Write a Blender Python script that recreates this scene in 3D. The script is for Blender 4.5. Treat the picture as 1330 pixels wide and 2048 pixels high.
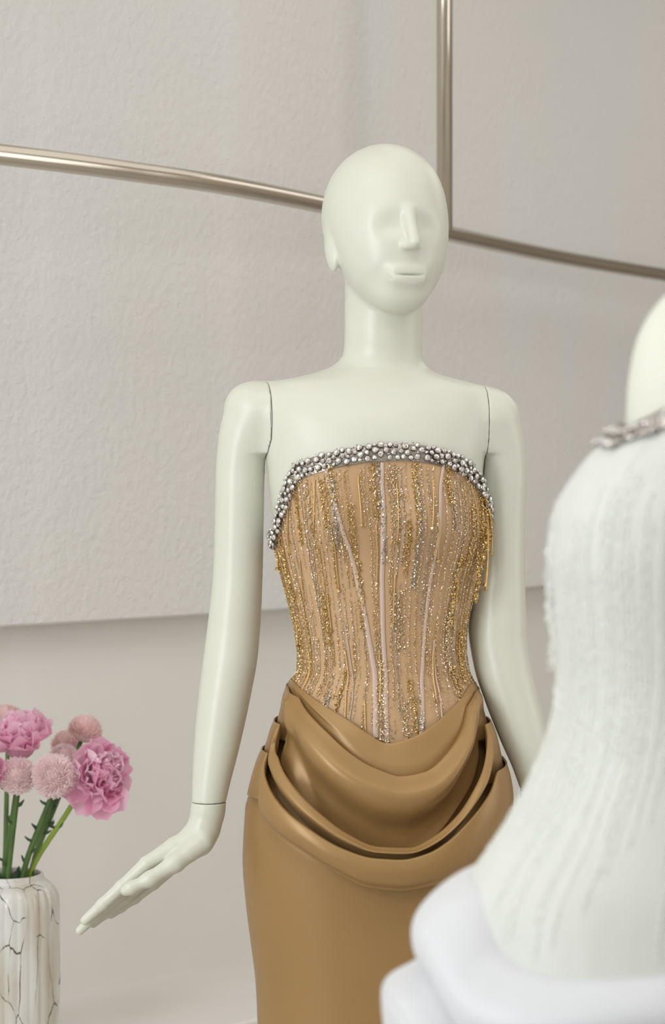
import bpy, math, random
import numpy as np
from mathutils import Vector, Matrix

random.seed(7)
rng = np.random.default_rng(7)
for o in list(bpy.data.objects):
    bpy.data.objects.remove(o)
scene = bpy.context.scene
COL = scene.collection

# ------------------------------------------------------------------ camera
FPX, CAMZ, HOR = 4615.0, 1.28, 947.0
cam_d = bpy.data.cameras.new('camera')
cam = bpy.data.objects.new('camera', cam_d)
COL.objects.link(cam)
cam.location = (0, -3.0, CAMZ)
cam.rotation_euler = (math.pi / 2, 0, 0)
cam_d.sensor_fit = 'VERTICAL'
cam_d.sensor_height = 36.0
cam_d.lens = 36.0 * FPX / 2048.0
cam_d.shift_y = -(1024.0 - HOR) / 2048.0
cam_d.clip_start = 0.05
cam_d.dof.use_dof = True
cam_d.dof.focus_distance = 2.94
cam_d.dof.aperture_fstop = 8.0
scene.camera = cam

# ------------------------------------------------------------------ world, lamps, exposure
world = bpy.data.worlds.new('world')
scene.world = world
world.use_nodes = True
world.node_tree.nodes['Background'].inputs[0].default_value = (1.0, 0.97, 0.93, 1)
world.node_tree.nodes['Background'].inputs[1].default_value = 0.3


def area(name, loc, target, size, power, color):
    d = bpy.data.lights.new(name, 'AREA')
    d.shape = 'RECTANGLE'
    d.size, d.size_y = size
    d.energy = power
    d.color = color
    o = bpy.data.objects.new(name, d)
    COL.objects.link(o)
    o.location = loc
    o.rotation_euler = (Vector(target) - Vector(loc)).to_track_quat('-Z', 'Y').to_euler()
    return o


area('window_daylight', (-2.1, -2.3, 1.7), (0.0, 0.2, 1.2), (1.4, 2.0), 66, (0.945, 0.985, 1.0))
area('front_fill_light', (0.6, -5.1, 1.45), (0.2, 0.6, 1.2), (3.6, 2.3), 26, (0.945, 0.985, 1.0))  # added fill lamp behind the camera, lifts the low frontal light
area('wall_fill_light', (3.2, 0.3, 1.45), (0.0, 1.5, 1.2), (2.6, 2.2), 33, (0.975, 0.988, 1.0))  # unseen lamp added on the right to brighten the curved back wall
for lx, ly, pw in ((-0.9, -3.6, 4), (1.4, -3.4, 4), (-0.4, -1.3, 10), (2.0, -0.9, 8), (0.95, 0.75, 8), (2.3, 2.5, 14)):
    area('ceiling_panel_light', (lx, ly, 2.96), (lx, ly + .01, 0), (1.9, 1.9), pw, (1.0, 0.985, 0.955))

for lx, ly in ((0.22, -1.55), (-0.5, -1.7)):
    area('ceiling_downlight', (lx, ly, 2.97), (lx * .5, ly * .6, 0), (0.16, 0.16), 2.2, (1.0, 0.97, 0.92))

vs = scene.view_settings
vs.view_transform = 'Standard'
vs.look = 'None'
vs.exposure = -0.05
vs.gamma = 1.0
vs.use_curve_mapping = False


# ------------------------------------------------------------------ helpers
def lin(r, g, b):
    f = lambda c: (c / 255.0) / 12.92 if c / 255.0 <= 0.04045 else ((c / 255.0 + 0.055) / 1.055) ** 2.4
    return (f(r), f(g), f(b), 1.0)


def U(px, py, d):
    """photo pixel at distance d from the camera -> world point"""
    return np.array([(px - 665.0) * d / FPX, d - 3.0, CAMZ - (py - HOR) * d / FPX])


def zof(py, d=3.0):
    return CAMZ - (py - HOR) * d / FPX


def pchip(x, y):
    x = np.asarray(x, float)
    y = np.asarray(y, float)
    o = np.argsort(x)
    x, y = x[o], y[o]
    h = np.diff(x)
    dl = np.diff(y) / h
    m = np.zeros_like(y)
    if len(x) > 2:
        w1 = 2 * h[1:] + h[:-1]
        w2 = h[1:] + 2 * h[:-1]
        ok = dl[:-1] * dl[1:] > 0
        with np.errstate(divide='ignore', invalid='ignore'):
            hm = (w1 + w2) / (w1 / dl[:-1] + w2 / dl[1:])
        m[1:-1] = np.where(ok, hm, 0)
    m[0], m[-1] = dl[0], dl[-1]

    def f(q):
        q = np.asarray(q, float)
        qc = np.clip(q, x[0], x[-1])
        i = np.clip(np.searchsorted(x, qc) - 1, 0, len(x) - 2)
        t = (qc - x[i]) / h[i]
        t2, t3 = t * t, t * t * t
        return ((2 * t3 - 3 * t2 + 1) * y[i] + (t3 - 2 * t2 + t) * h[i] * m[i]
                + (-2 * t3 + 3 * t2) * y[i + 1] + (t3 - t2) * h[i] * m[i + 1])
    return f


def spline(pts, n):
    """Catmull-Rom through points"""
    P = np.asarray(pts, float)
    P = np.vstack([2 * P[0] - P[1], P, 2 * P[-1] - P[-2]])
    segs = len(P) - 3
    t = np.linspace(0, segs, n)
    i = np.minimum(t.astype(int), segs - 1)
    u = (t - i)[:, None]
    a, b, c, d = P[i], P[i + 1], P[i + 2], P[i + 3]
    return 0.5 * (2 * b + (c - a) * u + (2 * a - 5 * b + 4 * c - d) * u ** 2 + (3 * b - a - 3 * c + d) * u ** 3)


def mesh_np(name, V, Q, mats, smooth=True, mi=None):
    V = np.asarray(V, np.float32)
    Q = np.asarray(Q, np.int32)
    me = bpy.data.meshes.new(name)
    n, k = Q.shape
    me.vertices.add(len(V))
    me.vertices.foreach_set('co', V.ravel())
    me.loops.add(n * k)
    me.loops.foreach_set('vertex_index', Q.ravel())
    me.polygons.add(n)
    me.polygons.foreach_set('loop_start', np.arange(0, n * k, k, dtype=np.int32))
    me.polygons.foreach_set('loop_total', np.full(n, k, np.int32))
    if not isinstance(mats, (list, tuple)):
        mats = [mats]
    for m in mats:
        me.materials.append(m)
    if mi is not None:
        me.polygons.foreach_set('material_index', np.asarray(mi, np.int32))
    me.polygons.foreach_set('use_smooth', np.full(n, smooth, bool))
    me.update(calc_edges=True)
    me.validate()
    return me


def link(name, me, parent=None, loc=None):
    o = bpy.data.objects.new(name, me)
    COL.objects.link(o)
    if loc is not None:
        o.location = loc
    if parent is not None:
        o.parent = parent
        o.matrix_parent_inverse = Matrix.Translation(-Vector(parent_loc(parent)))
    return o


def parent_loc(p):
    l = Vector(p.location)
    if p.parent is not None:
        pass
    return l


def tag(o, label, cat=None, group=None, kind=None):
    o['label'] = label
    if cat:
        o['category'] = cat
    if group:
        o['group'] = group
    if kind:
        o['kind'] = kind
    return o


def thing(name, loc, label, cat, group=None):
    o = bpy.data.objects.new(name, None)
    COL.objects.link(o)
    o.location = loc
    o.empty_display_size = 0.1
    return tag(o, label, cat, group)


def grid_quads(nu, nv, wrap_u=False, flip=False):
    """vertex (i,j) -> i*nv + j ; i over u, j over v"""
    iu = np.arange(nu if wrap_u else nu - 1)
    jv = np.arange(nv - 1)
    I, J = np.meshgrid(iu, jv, indexing='ij')
    I2 = (I + 1) % nu
    q = np.stack([I * nv + J, I2 * nv + J, I2 * nv + J + 1, I * nv + J + 1], -1).reshape(-1, 4)
    return q[:, ::-1] if flip else q


def tube(path, radii, seg=12, cap=True):
    P = np.asarray(path, float)
    n = len(P)
    R = np.broadcast_to(np.asarray(radii, float), (n,))
    T = np.gradient(P, axis=0)
    T /= np.linalg.norm(T, axis=1)[:, None] + 1e-12
    ref = np.array([0, 0, 1.0]) if abs(T[0][2]) < 0.9 else np.array([1.0, 0, 0])
    N = np.zeros_like(P)
    v = ref - T[0] * ref.dot(T[0])
    v /= np.linalg.norm(v)
    for i in range(n):
        v = v - T[i] * v.dot(T[i])
        v /= np.linalg.norm(v) + 1e-12
        N[i] = v
    B = np.cross(T, N)
    a = np.linspace(0, 2 * np.pi, seg, endpoint=False)
    V = P[:, None] + R[:, None, None] * (np.cos(a)[None, :, None] * N[:, None] + np.sin(a)[None, :, None] * B[:, None])
    V = V.reshape(-1, 3)
    i, j = np.meshgrid(np.arange(n - 1), np.arange(seg), indexing='ij')
    j2 = (j + 1) % seg
    Q = np.stack([i * seg + j, i * seg + j2, (i + 1) * seg + j2, (i + 1) * seg + j], -1).reshape(-1, 4)
    if cap:
        b = len(V)
        V = np.vstack([V, P[0], P[-1]])
        j = np.arange(seg)
        j2 = (j + 1) % seg
        Q = np.vstack([Q, np.stack([j2, j, np.full(seg, b), np.full(seg, b)], -1),
                       np.stack([(n - 1) * seg + j, (n - 1) * seg + j2, np.full(seg, b + 1), np.full(seg, b + 1)], -1)])
        # degenerate quads become triangles through validate()
    return V, Q


def mesh_tris_quads(name, V, faces, mats, smooth=True):
    me = bpy.data.meshes.new(name)
    me.from_pydata([tuple(v) for v in V], [], [tuple(int(i) for i in f) for f in faces])
    if not isinstance(mats, (list, tuple)):
        mats = [mats]
    for m in mats:
        me.materials.append(m)
    me.polygons.foreach_set('use_smooth', np.full(len(me.polygons), smooth, bool))
    me.update()
    return me


def tube_mesh(name, path, radii, mat, seg=12, smooth=True):
    V, Q = tube(path, radii, seg)
    F = []
    for q in Q:
        q = [int(a) for a in q]
        F.append(q[:3] if q[2] == q[3] else q)
    return mesh_tris_quads(name, V, F, mat, smooth)


def box_mesh(name, lo, hi, mat, bevel=0.0):
    x0, y0, z0 = lo
    x1, y1, z1 = hi
    V = [(x0, y0, z0), (x1, y0, z0), (x1, y1, z0), (x0, y1, z0), (x0, y0, z1), (x1, y0, z1), (x1, y1, z1), (x0, y1, z1)]
    F = [(3, 2, 1, 0), (4, 5, 6, 7), (0, 1, 5, 4), (1, 2, 6, 5), (2, 3, 7, 6), (3, 0, 4, 7)]
    return mesh_tris_quads(name, V, F, mat, False)


# ------------------------------------------------------------------ materials
def mat(name, col, rough=0.5, metal=0.0, noise=None, bump=None, spec=0.5, coat=0.0, sheen=0.0, sss=0.0, trans=0.0, aniso=0.0):
    m = bpy.data.materials.new(name)
    m.use_nodes = True
    nt = m.node_tree
    b = nt.nodes['Principled BSDF']
    b.inputs['Base Color'].default_value = col
    b.inputs['Roughness'].default_value = rough
    b.inputs['Metallic'].default_value = metal
    b.inputs['Specular IOR Level'].default_value = spec
    b.inputs['Coat Weight'].default_value = coat
    b.inputs['Coat Roughness'].default_value = 0.12
    b.inputs['Sheen Weight'].default_value = sheen
    b.inputs['Sheen Roughness'].default_value = 0.4
    b.inputs['Transmission Weight'].default_value = trans
    b.inputs['Anisotropic'].default_value = aniso
    if sss:
        b.inputs['Subsurface Weight'].default_value = sss
        b.inputs['Subsurface Radius'].default_value = (0.012, 0.010, 0.006)
        b.inputs['Subsurface Scale'].default_value = 0.6
    tc = nt.nodes.new('ShaderNodeTexCoord')
    if noise:
        sc, amt, c2, stretch = noise
        mp = nt.nodes.new('ShaderNodeMapping')
        mp.inputs['Scale'].default_value = stretch
        nt.links.new(tc.outputs['Object'], mp.inputs[0])
        tx = nt.nodes.new('ShaderNodeTexNoise')
        tx.inputs['Scale'].default_value = sc
        tx.inputs['Detail'].default_value = 4
        nt.links.new(mp.outputs[0], tx.inputs['Vector'])
        rp = nt.nodes.new('ShaderNodeValToRGB')
        rp.color_ramp.elements[0].position = 0.5 - amt
        rp.color_ramp.elements[1].position = 0.5 + amt
        rp.color_ramp.elements[0].color = col
        rp.color_ramp.elements[1].color = c2
        nt.links.new(tx.outputs['Fac'], rp.inputs[0])
        nt.links.new(rp.outputs[0], b.inputs['Base Color'])
    if bump:
        sc, st, dist, stretch = bump
        mp = nt.nodes.new('ShaderNodeMapping')
        mp.inputs['Scale'].default_value = stretch
        nt.links.new(tc.outputs['Object'], mp.inputs[0])
        tx = nt.nodes.new('ShaderNodeTexNoise')
        tx.inputs['Scale'].default_value = sc
        tx.inputs['Detail'].default_value = 5
        tx.inputs['Roughness'].default_value = 0.62
        nt.links.new(mp.outputs[0], tx.inputs['Vector'])
        bp = nt.nodes.new('ShaderNodeBump')
        bp.inputs['Strength'].default_value = st
        bp.inputs['Distance'].default_value = dist
        nt.links.new(tx.outputs['Fac'], bp.inputs['Height'])
        nt.links.new(bp.outputs[0], b.inputs['Normal'])
    return m


ONE = (1, 1, 1)
M = {}
M['plaster'] = mat('rough_plaster', lin(224, 224, 222), 0.9, noise=(2.2, 0.25, lin(224, 220, 215), (1, 1, 0.4)), bump=(66, 0.8, 0.0065, ONE), spec=0.2)
M['plaster_low'] = mat('smooth_plaster', lin(228, 226, 222), 0.85, noise=(3.0, 0.3, lin(225, 222, 215), ONE), bump=(40, 0.18, 0.004, ONE), spec=0.2)
M['ledge'] = mat('pale_stone', lin(230, 228, 225), 0.6, noise=(4.0, 0.3, lin(224, 221, 216), (1, 2, 1)), bump=(25, 0.12, 0.003, ONE))
M['floor'] = mat('pale_floor', lin(200, 196, 190), 0.4, noise=(2.0, 0.3, lin(194, 189, 182), ONE))
M['ceiling'] = mat('white_ceiling', lin(225, 222, 216), 0.9, noise=(2.0, 0.3, lin(221, 218, 211), ONE))
M['tan_wall'] = mat('tan_wall', lin(206, 197, 186), 0.8, noise=(2.0, 0.3, lin(200, 190, 178), ONE))
M['steel'] = mat('brushed_steel', lin(205, 196, 184), 0.2, 1.0, bump=(30, 0.04, 0.001, (40, 40, 1)))
M['cream'] = mat('cream_mannequin', lin(218, 219, 207), 0.33, noise=(6, 0.3, lin(216, 217, 204), ONE), sss=0.15, spec=0.45)
M['seam'] = mat('joint_shadow', lin(120, 112, 92), 0.8, noise=(6, 0.3, lin(112, 104, 84), ONE))
M['satin'] = mat('gold_satin', lin(164, 130, 83), 0.38, 0.2, noise=(3, 0.3, lin(160, 125, 78), ONE), bump=(260, 0.03, 0.0006, (1, 1, 3)), sheen=0.04, spec=0.5)
M['nude'] = mat('nude_mesh', lin(200, 166, 128), 0.6, noise=(9, 0.25, lin(190, 154, 115), (1, 1, 0.3)), bump=(500, 0.15, 0.0006, ONE), sheen=0.2)
M['ribbon'] = mat('lilac_boning', lin(208, 184, 168), 0.45, noise=(20, 0.3, lin(200, 176, 162), ONE))
M['gold'] = mat('gold_bead', lin(226, 200, 146), 0.26, 1.0, noise=(300, 0.2, lin(204, 172, 108), ONE))
M['champagne'] = mat('champagne_bead', lin(240, 224, 196), 0.2, 0.9, noise=(300, 0.2, lin(222, 200, 164), ONE))
M['silver'] = mat('silver_bead', lin(225, 222, 215), 0.16, 1.0, noise=(300, 0.2, lin(188, 180, 170), ONE))
M['gold_tube'] = mat('gold_bugle', lin(232, 196, 132), 0.3, 0.6, noise=(200, 0.2, lin(222, 182, 112), ONE))
M['crystal'] = mat('clear_crystal', lin(238, 236, 234), 0.08, 0.7, noise=(120, 0.3, lin(214, 210, 208), ONE), spec=1.0)
M['bezel'] = mat('dark_silver', lin(168, 161, 152), 0.3, 1.0, noise=(120, 0.3, lin(140, 134, 126), ONE))
M['white_satin'] = mat('white_satin', lin(206, 207, 211), 0.45, noise=(3, 0.3, lin(203, 204, 209), ONE), sheen=0.3, spec=0.5)
M['white_mesh'] = mat('white_beaded_mesh', lin(206, 208, 204), 0.55, noise=(60, 0.2, lin(201, 203, 198), (1, 1, 0.05)), sheen=0.1)
M['white_bead'] = mat('white_bead', lin(246, 247, 243), 0.2, 0.0, noise=(300, 0.2, lin(240, 241, 236), ONE), spec=0.8)
M['pearl'] = mat('white_pearl', lin(253, 253, 250), 0.12, noise=(300, 0.2, lin(248, 248, 244), ONE), spec=0.9)
M['stem'] = mat('green_stem', lin(92, 122, 58), 0.5, noise=(30, 0.3, lin(58, 88, 40), ONE))
M['stem_light'] = mat('light_green_stem', lin(150, 172, 70), 0.45, noise=(20, 0.3, lin(128, 156, 58), ONE))
M['leaf'] = mat('dark_green_leaf', lin(52, 84, 42), 0.5, noise=(40, 0.3, lin(40, 68, 36), ONE))
M['petal'] = mat('pink_petal', lin(253, 219, 236), 0.55, noise=(25, 0.3, lin(250, 205, 227), ONE), sss=0.2, sheen=0.2)
M['petal_deep'] = mat('deep_pink_petal', lin(250, 204, 227), 0.55, noise=(25, 0.3, lin(247, 190, 218), ONE), sss=0.2, sheen=0.2)
M['petal_pale'] = mat('pale_pink_petal', lin(254, 234, 244), 0.55, noise=(25, 0.3, lin(252, 224, 237), ONE), sss=0.2, sheen=0.2)
M['pompom'] = mat('dusty_pink_petal', lin(254, 242, 242), 0.6, noise=(60, 0.3, lin(252, 234, 236), ONE), sss=0.15)
M['pompom_dark'] = mat('dusty_rose_petal', lin(250, 230, 228), 0.6, noise=(60, 0.3, lin(247, 220, 220), ONE), sss=0.15)


def translucent(m, amount):
    """light passes through thin petals"""
    nt = m.node_tree
    b = nt.nodes['Principled BSDF']
    out = nt.nodes['Material Output']
    tr = nt.nodes.new('ShaderNodeBsdfTranslucent')
    if b.inputs['Base Color'].is_linked:
        nt.links.new(b.inputs['Base Color'].links[0].from_socket, tr.inputs['Color'])
    mx = nt.nodes.new('ShaderNodeMixShader')
    mx.inputs[0].default_value = amount
    nt.links.new(b.outputs[0], mx.inputs[1])
    nt.links.new(tr.outputs[0], mx.inputs[2])
    nt.links.new(mx.outputs[0], out.inputs['Surface'])
    b.inputs['Subsurface Weight'].default_value = 0.0


for k_ in ('petal', 'petal_deep', 'petal_pale', 'pompom', 'pompom_dark'):
    translucent(M[k_], 0.5)


def vase_material():
    m = mat('crackled_glaze', lin(214, 213, 207), 0.28, coat=0.5)
    nt = m.node_tree
    b = nt.nodes['Principled BSDF']
    tc = nt.nodes.new('ShaderNodeTexCoord')
    mp = nt.nodes.new('ShaderNodeMapping')
    mp.inputs['Scale'].default_value = (1, 1, 0.30)
    nt.links.new(tc.outputs['Object'], mp.inputs[0])
    ns = nt.nodes.new('ShaderNodeTexNoise')
    ns.inputs['Scale'].default_value = 45
    ns.inputs['Detail'].default_value = 4
    nt.links.new(mp.outputs[0], ns.inputs['Vector'])
    mx = nt.nodes.new('ShaderNodeVectorMath')
    mx.operation = 'MULTIPLY_ADD'
    mx.inputs[1].default_value = (0.012, 0.012, 0.012)
    nt.links.new(ns.outputs['Color'], mx.inputs[0])
    nt.links.new(mp.outputs[0], mx.inputs[2])
    vo = nt.nodes.new('ShaderNodeTexVoronoi')
    vo.feature = 'DISTANCE_TO_EDGE'
    vo.inputs['Scale'].default_value = 30
    nt.links.new(mx.outputs[0], vo.inputs['Vector'])
    # crack strength varies over the glaze
    n2 = nt.nodes.new('ShaderNodeTexNoise')
    n2.inputs['Scale'].default_value = 26
    nt.links.new(tc.outputs['Object'], n2.inputs['Vector'])
    mr = nt.nodes.new('ShaderNodeMapRange')
    mr.inputs['From Min'].default_value = 0.38
    mr.inputs['From Max'].default_value = 0.62
    mr.inputs['To Min'].default_value = 0.0012
    mr.inputs['To Max'].default_value = 0.030
    nt.links.new(n2.outputs['Fac'], mr.inputs['Value'])
    lt = nt.nodes.new('ShaderNodeMath')
    lt.operation = 'DIVIDE'
    nt.links.new(vo.outputs['Distance'], lt.inputs[0])
    nt.links.new(mr.outputs[0], lt.inputs[1])
    rp = nt.nodes.new('ShaderNodeValToRGB')
    rp.color_ramp.elements[0].position = 0.45
    rp.color_ramp.elements[0].color = lin(82, 66, 48)
    rp.color_ramp.elements[1].position = 0.95
    rp.color_ramp.elements[1].color = (1, 1, 1, 1)
    nt.links.new(lt.outputs[0], rp.inputs[0])
    n3 = nt.nodes.new('ShaderNodeTexNoise')
    n3.inputs['Scale'].default_value = 16
    n3.inputs['Detail'].default_value = 6
    nt.links.new(mp.outputs[0], n3.inputs['Vector'])
    r3 = nt.nodes.new('ShaderNodeValToRGB')
    r3.color_ramp.elements[0].position = 0.32
    r3.color_ramp.elements[0].color = lin(196, 188, 170)
    r3.color_ramp.elements[1].position = 0.56
    r3.color_ramp.elements[1].color = lin(222, 222, 218)
    nt.links.new(n3.outputs['Fac'], r3.inputs[0])
    mm = nt.nodes.new('ShaderNodeMix')
    mm.data_type = 'RGBA'
    mm.blend_type = 'MULTIPLY'
    mm.inputs[0].default_value = 1.0
    nt.links.new(r3.outputs[0], mm.inputs[6])
    nt.links.new(rp.outputs[0], mm.inputs[7])
    nt.links.new(mm.outputs[2], b.inputs['Base Color'])
    bp = nt.nodes.new('ShaderNodeBump')
    bp.inputs['Strength'].default_value = 0.5
    bp.inputs['Distance'].default_value = 0.002
    nt.links.new(rp.outputs[0], bp.inputs['Height'])
    nt.links.new(bp.outputs[0], b.inputs['Normal'])
    return m


M['vase'] = vase_material()

# ------------------------------------------------------------------ the room
# plan of the curved back wall: (x, distance from the camera)
WALL = [(-2.35, 0.2), (-2.25, 1.1), (-1.85, 2.2), (-1.2, 3.2), (-0.88, 3.58), (-0.566, 3.926), (-0.462, 4.03), (-0.234, 4.273),
        (-0.132, 4.39), (0.1, 4.73), (0.467, 5.31), (0.9, 6.02), (1.5, 6.95), (2.3, 7.9), (2.85, 8.25), (3.36, 8.5)]
wall_xy = spline([(x, d - 3.0) for x, d in WALL], 240)
wt = np.gradient(wall_xy, axis=0)
wt /= np.linalg.norm(wt, axis=1)[:, None]
wall_n = np.stack([wt[:, 1], -wt[:, 0]], 1)          # towards the room


def strip_solid(name, profile, mat_):
    """sweep a closed (offset, z) profile along the wall plan; offset is measured into the room"""
    n, k = len(wall_xy), len(profile)
    off = np.array([p[0] for p in profile])
    zz = np.array([p[1] for p in profile])
    V = np.zeros((n, k, 3))
    V[:, :, :2] = wall_xy[:, None] + wall_n[:, None] * off[None, :, None]
    V[:, :, 2] = zz[None]
    V = V.reshape(-1, 3)
    F = []
    for i in range(n - 1):
        for j in range(k):
            j2 = (j + 1) % k
            F.append((i * k + j, i * k + j2, (i + 1) * k + j2, (i + 1) * k + j))
    F.append(tuple(range(k))[::-1])
    F.append(tuple((n - 1) * k + j for j in range(k)))
    return mesh_tris_quads(name, V, F, mat_, False)


CEIL = 3.0
ZP = CAMZ - 0.262          # lower edge of the projecting wall panel
ZL = 0.348                 # top of the stone ledge
o = link('wall_back', strip_solid('wall_back', [(0, ZP + 0.004), (-0.004, ZP), (-0.16, ZP), (-0.16, CEIL), (0, CEIL)], M['plaster']))
tag(o, 'curved rough plaster wall panel projecting above the recess', kind='structure')
o = link('wall_lower', strip_solid('wall_lower', [(-0.06, 0.0), (-0.16, 0.0), (-0.16, ZP), (-0.06, ZP)], M['plaster_low']))
tag(o, 'recessed smooth plaster wall below the panel', kind='structure')
o = link('trim_1', strip_solid('trim_1', [(0.30, 0.0), (-0.06, 0.0), (-0.06, ZL), (0.296, ZL), (0.30, ZL - 0.004)], M['ledge']))
tag(o, 'pale stone ledge along the foot of the curved wall', kind='structure')
for nm, lo, hi, mt in (('floor', (-3.2, -5.2, -0.05), (3.4, 5.6, 0.0), 'floor'),
                       ('ceiling', (-3.2, -5.2, CEIL), (3.4, 5.6, CEIL + 0.05), 'ceiling'),
                       ('wall_left', (-2.75, -5.2, 0), (-2.65, -2.3, CEIL), 'plaster'),
                       ('wall_right', (3.3, -5.2, 0), (3.4, 5.6, CEIL), 'tan_wall'),
                       ('wall_front', (-3.2, -5.3, 0), (3.4, -5.2, CEIL), 'tan_wall')):
    o = link(nm, box_mesh(nm, lo, hi, M[mt]))
    o['kind'] = 'structure'

# ------------------------------------------------------------------ steel rail
RAIL = [(-60, 303.5), (0, 309), (130, 325), (263, 343), (447, 370), (658, 412), (780, 440), (904, 469), (1118, 514), (1330, 550), (1420, 563)]
RAIL_H = 638 * 3.43 / FPX
rp_ = []
for px, py in RAIL:
    d = RAIL_H * FPX / (HOR - py)
    rp_.append(((px - 665) * d / FPX, d - 3, CAMZ + RAIL_H))
e0, e1 = np.array(rp_[1]), np.array(rp_[-1])
d0 = np.array([-0.72, -0.69, 0])
d1 = e1 - np.array(rp_[-2])
d1 /= np.linalg.norm(d1)
rp_ = [tuple(e0 + d0 * t) for t in (.75, .55, .38, .24, .12)] + rp_[1:] + [tuple(e1 + d1 * t) for t in (.15, .32, .5, .7)]
rail_path = spline(rp_, 240)
dpo = RAIL_H * FPX / (HOR - 465.5)
pole_x, pole_y = (889 - 665) * dpo / FPX, dpo - 3
rail = thing('clothes_rail', (pole_x, pole_y, CEIL), 'curved brushed steel rail hung from the ceiling behind the gold gown mannequin', 'rail')
link('rail_tube', tube_mesh('rail_tube', rail_path, 0.0160, M['steel'], 28), rail)
link('drop_pole', tube_mesh('drop_pole', [(pole_x, pole_y, CAMZ + RAIL_H + 0.004), (pole_x, pole_y, CEIL - 0.008)], 0.0157, M['steel'], 28), rail)
link('ceiling_flange', tube_mesh('ceiling_flange', [(pole_x, pole_y, CEIL - 0.01), (pole_x, pole_y, CEIL)], 0.045, M['steel'], 28), rail)
for e in (rail_path[0], rail_path[-1]):
    link('drop_pole', tube_mesh('drop_pole', [(e[0], e[1], e[2]), (e[0], e[1], CEIL)], 0.0157, M['steel'], 20), rail)


# ------------------------------------------------------------------ signed distance tools
def surface_nets(F, xs, ys, zs):
    ins = F < 0
    s = np.zeros(tuple(n - 1 for n in F.shape), np.uint8)
    for a in (0, 1):
        for b in (0, 1):
            for c in (0, 1):
                s += ins[a:F.shape[0] - 1 + a, b:F.shape[1] - 1 + b, c:F.shape[2] - 1 + c]
    act = (s > 0) & (s < 8)
    ai = np.argwhere(act)
    idx = np.full(s.shape, -1, np.int32)
    idx[act] = np.arange(len(ai))
    pos = np.zeros((len(ai), 3))
    cnt = np.zeros(len(ai))
    corners = [(a, b, c) for a in (0, 1) for b in (0, 1) for c in (0, 1)]
    for A in corners:
        for ax in range(3):
            if A[ax]:
                continue
            B = list(A)
            B[ax] = 1
            ia = ai + np.array(A)
            ib = ai + np.array(B)
            fa = F[ia[:, 0], ia[:, 1], ia[:, 2]].astype(float)
            fb = F[ib[:, 0], ib[:, 1], ib[:, 2]].astype(float)
            m = (fa < 0) != (fb < 0)
            t = np.where(m, fa / np.where(m, fa - fb, 1), 0)[:, None]
            pa = np.stack([xs[ia[:, 0]], ys[ia[:, 1]], zs[ia[:, 2]]], 1)
            pb = np.stack([xs[ib[:, 0]], ys[ib[:, 1]], zs[ib[:, 2]]], 1)
            pos += np.where(m[:, None], pa + (pb - pa) * t, 0)
            cnt += m
    V = pos / cnt[:, None]
    quads = []
    sl = slice(1, -1)
    for ax in range(3):
        if ax == 0:
            a, b = ins[:-1, sl, sl], ins[1:, sl, sl]
        elif ax == 1:
            a, b = ins[sl, :-1, sl], ins[sl, 1:, sl]
        else:
            a, b = ins[sl, sl, :-1], ins[sl, sl, 1:]
        e = np.argwhere(a != b)
        fl = a[e[:, 0], e[:, 1], e[:, 2]]
        off = np.array([1, 1, 1])
        off[ax] = 0
        e = e + off
        u, v = (ax + 1) % 3, (ax + 2) % 3
        q = []
        for du, dv in ((-1, -1), (0, -1), (0, 0), (-1, 0)):
            c = e.copy()
            c[:, u] += du
            c[:, v] += dv
            q.append(idx[c[:, 0], c[:, 1], c[:, 2]])
        q = np.stack(q, 1)
        q[~fl] = q[~fl][:, ::-1]
        quads.append(q)
    return V, np.vstack(quads)


def smin(a, b, k):
    h = np.clip(0.5 + 0.5 * (b - a) / k, 0, 1)
    return b + (a - b) * h - k * h * (1 - h)


def smax(a, b, k):
    return -smin(-a, -b, k)


def ellip(X, Y, Z, c, r):
    x, y, z = (X - c[0]), (Y - c[1]), (Z - c[2])
    k0 = np.sqrt((x / r[0]) ** 2 + (y / r[1]) ** 2 + (z / r[2]) ** 2)
    k1 = np.sqrt((x / r[0] ** 2) ** 2 + (y / r[1] ** 2) ** 2 + (z / r[2] ** 2) ** 2) + 1e-9
    return k0 * (k0 - 1) / k1


def cone(X, Y, Z, a, b, ra, rb):
    a = np.asarray(a, float)
    b = np.asarray(b, float)
    ab = b - a
    t = ((X - a[0]) * ab[0] + (Y - a[1]) * ab[1] + (Z - a[2]) * ab[2]) / ab.dot(ab)
    t = np.clip(t, 0, 1)
    return np.sqrt((X - a[0] - t * ab[0]) ** 2 + (Y - a[1] - t * ab[1]) ** 2 + (Z - a[2] - t * ab[2]) ** 2) - (ra + (rb - ra) * t)


def axis(parts):
    out = [np.array([parts[0][0]])]
    for a, b, h in parts:
        n = max(1, int(round((b - a) / h)))
        out.append(a + (b - a) * np.arange(1, n + 1) / n)
    return np.concatenate(out).astype(np.float32)


def mesh3(xs, ys, zs):
    return xs[:, None, None], ys[None, :, None], zs[None, None, :]


K3 = 3.0 / FPX


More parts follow.
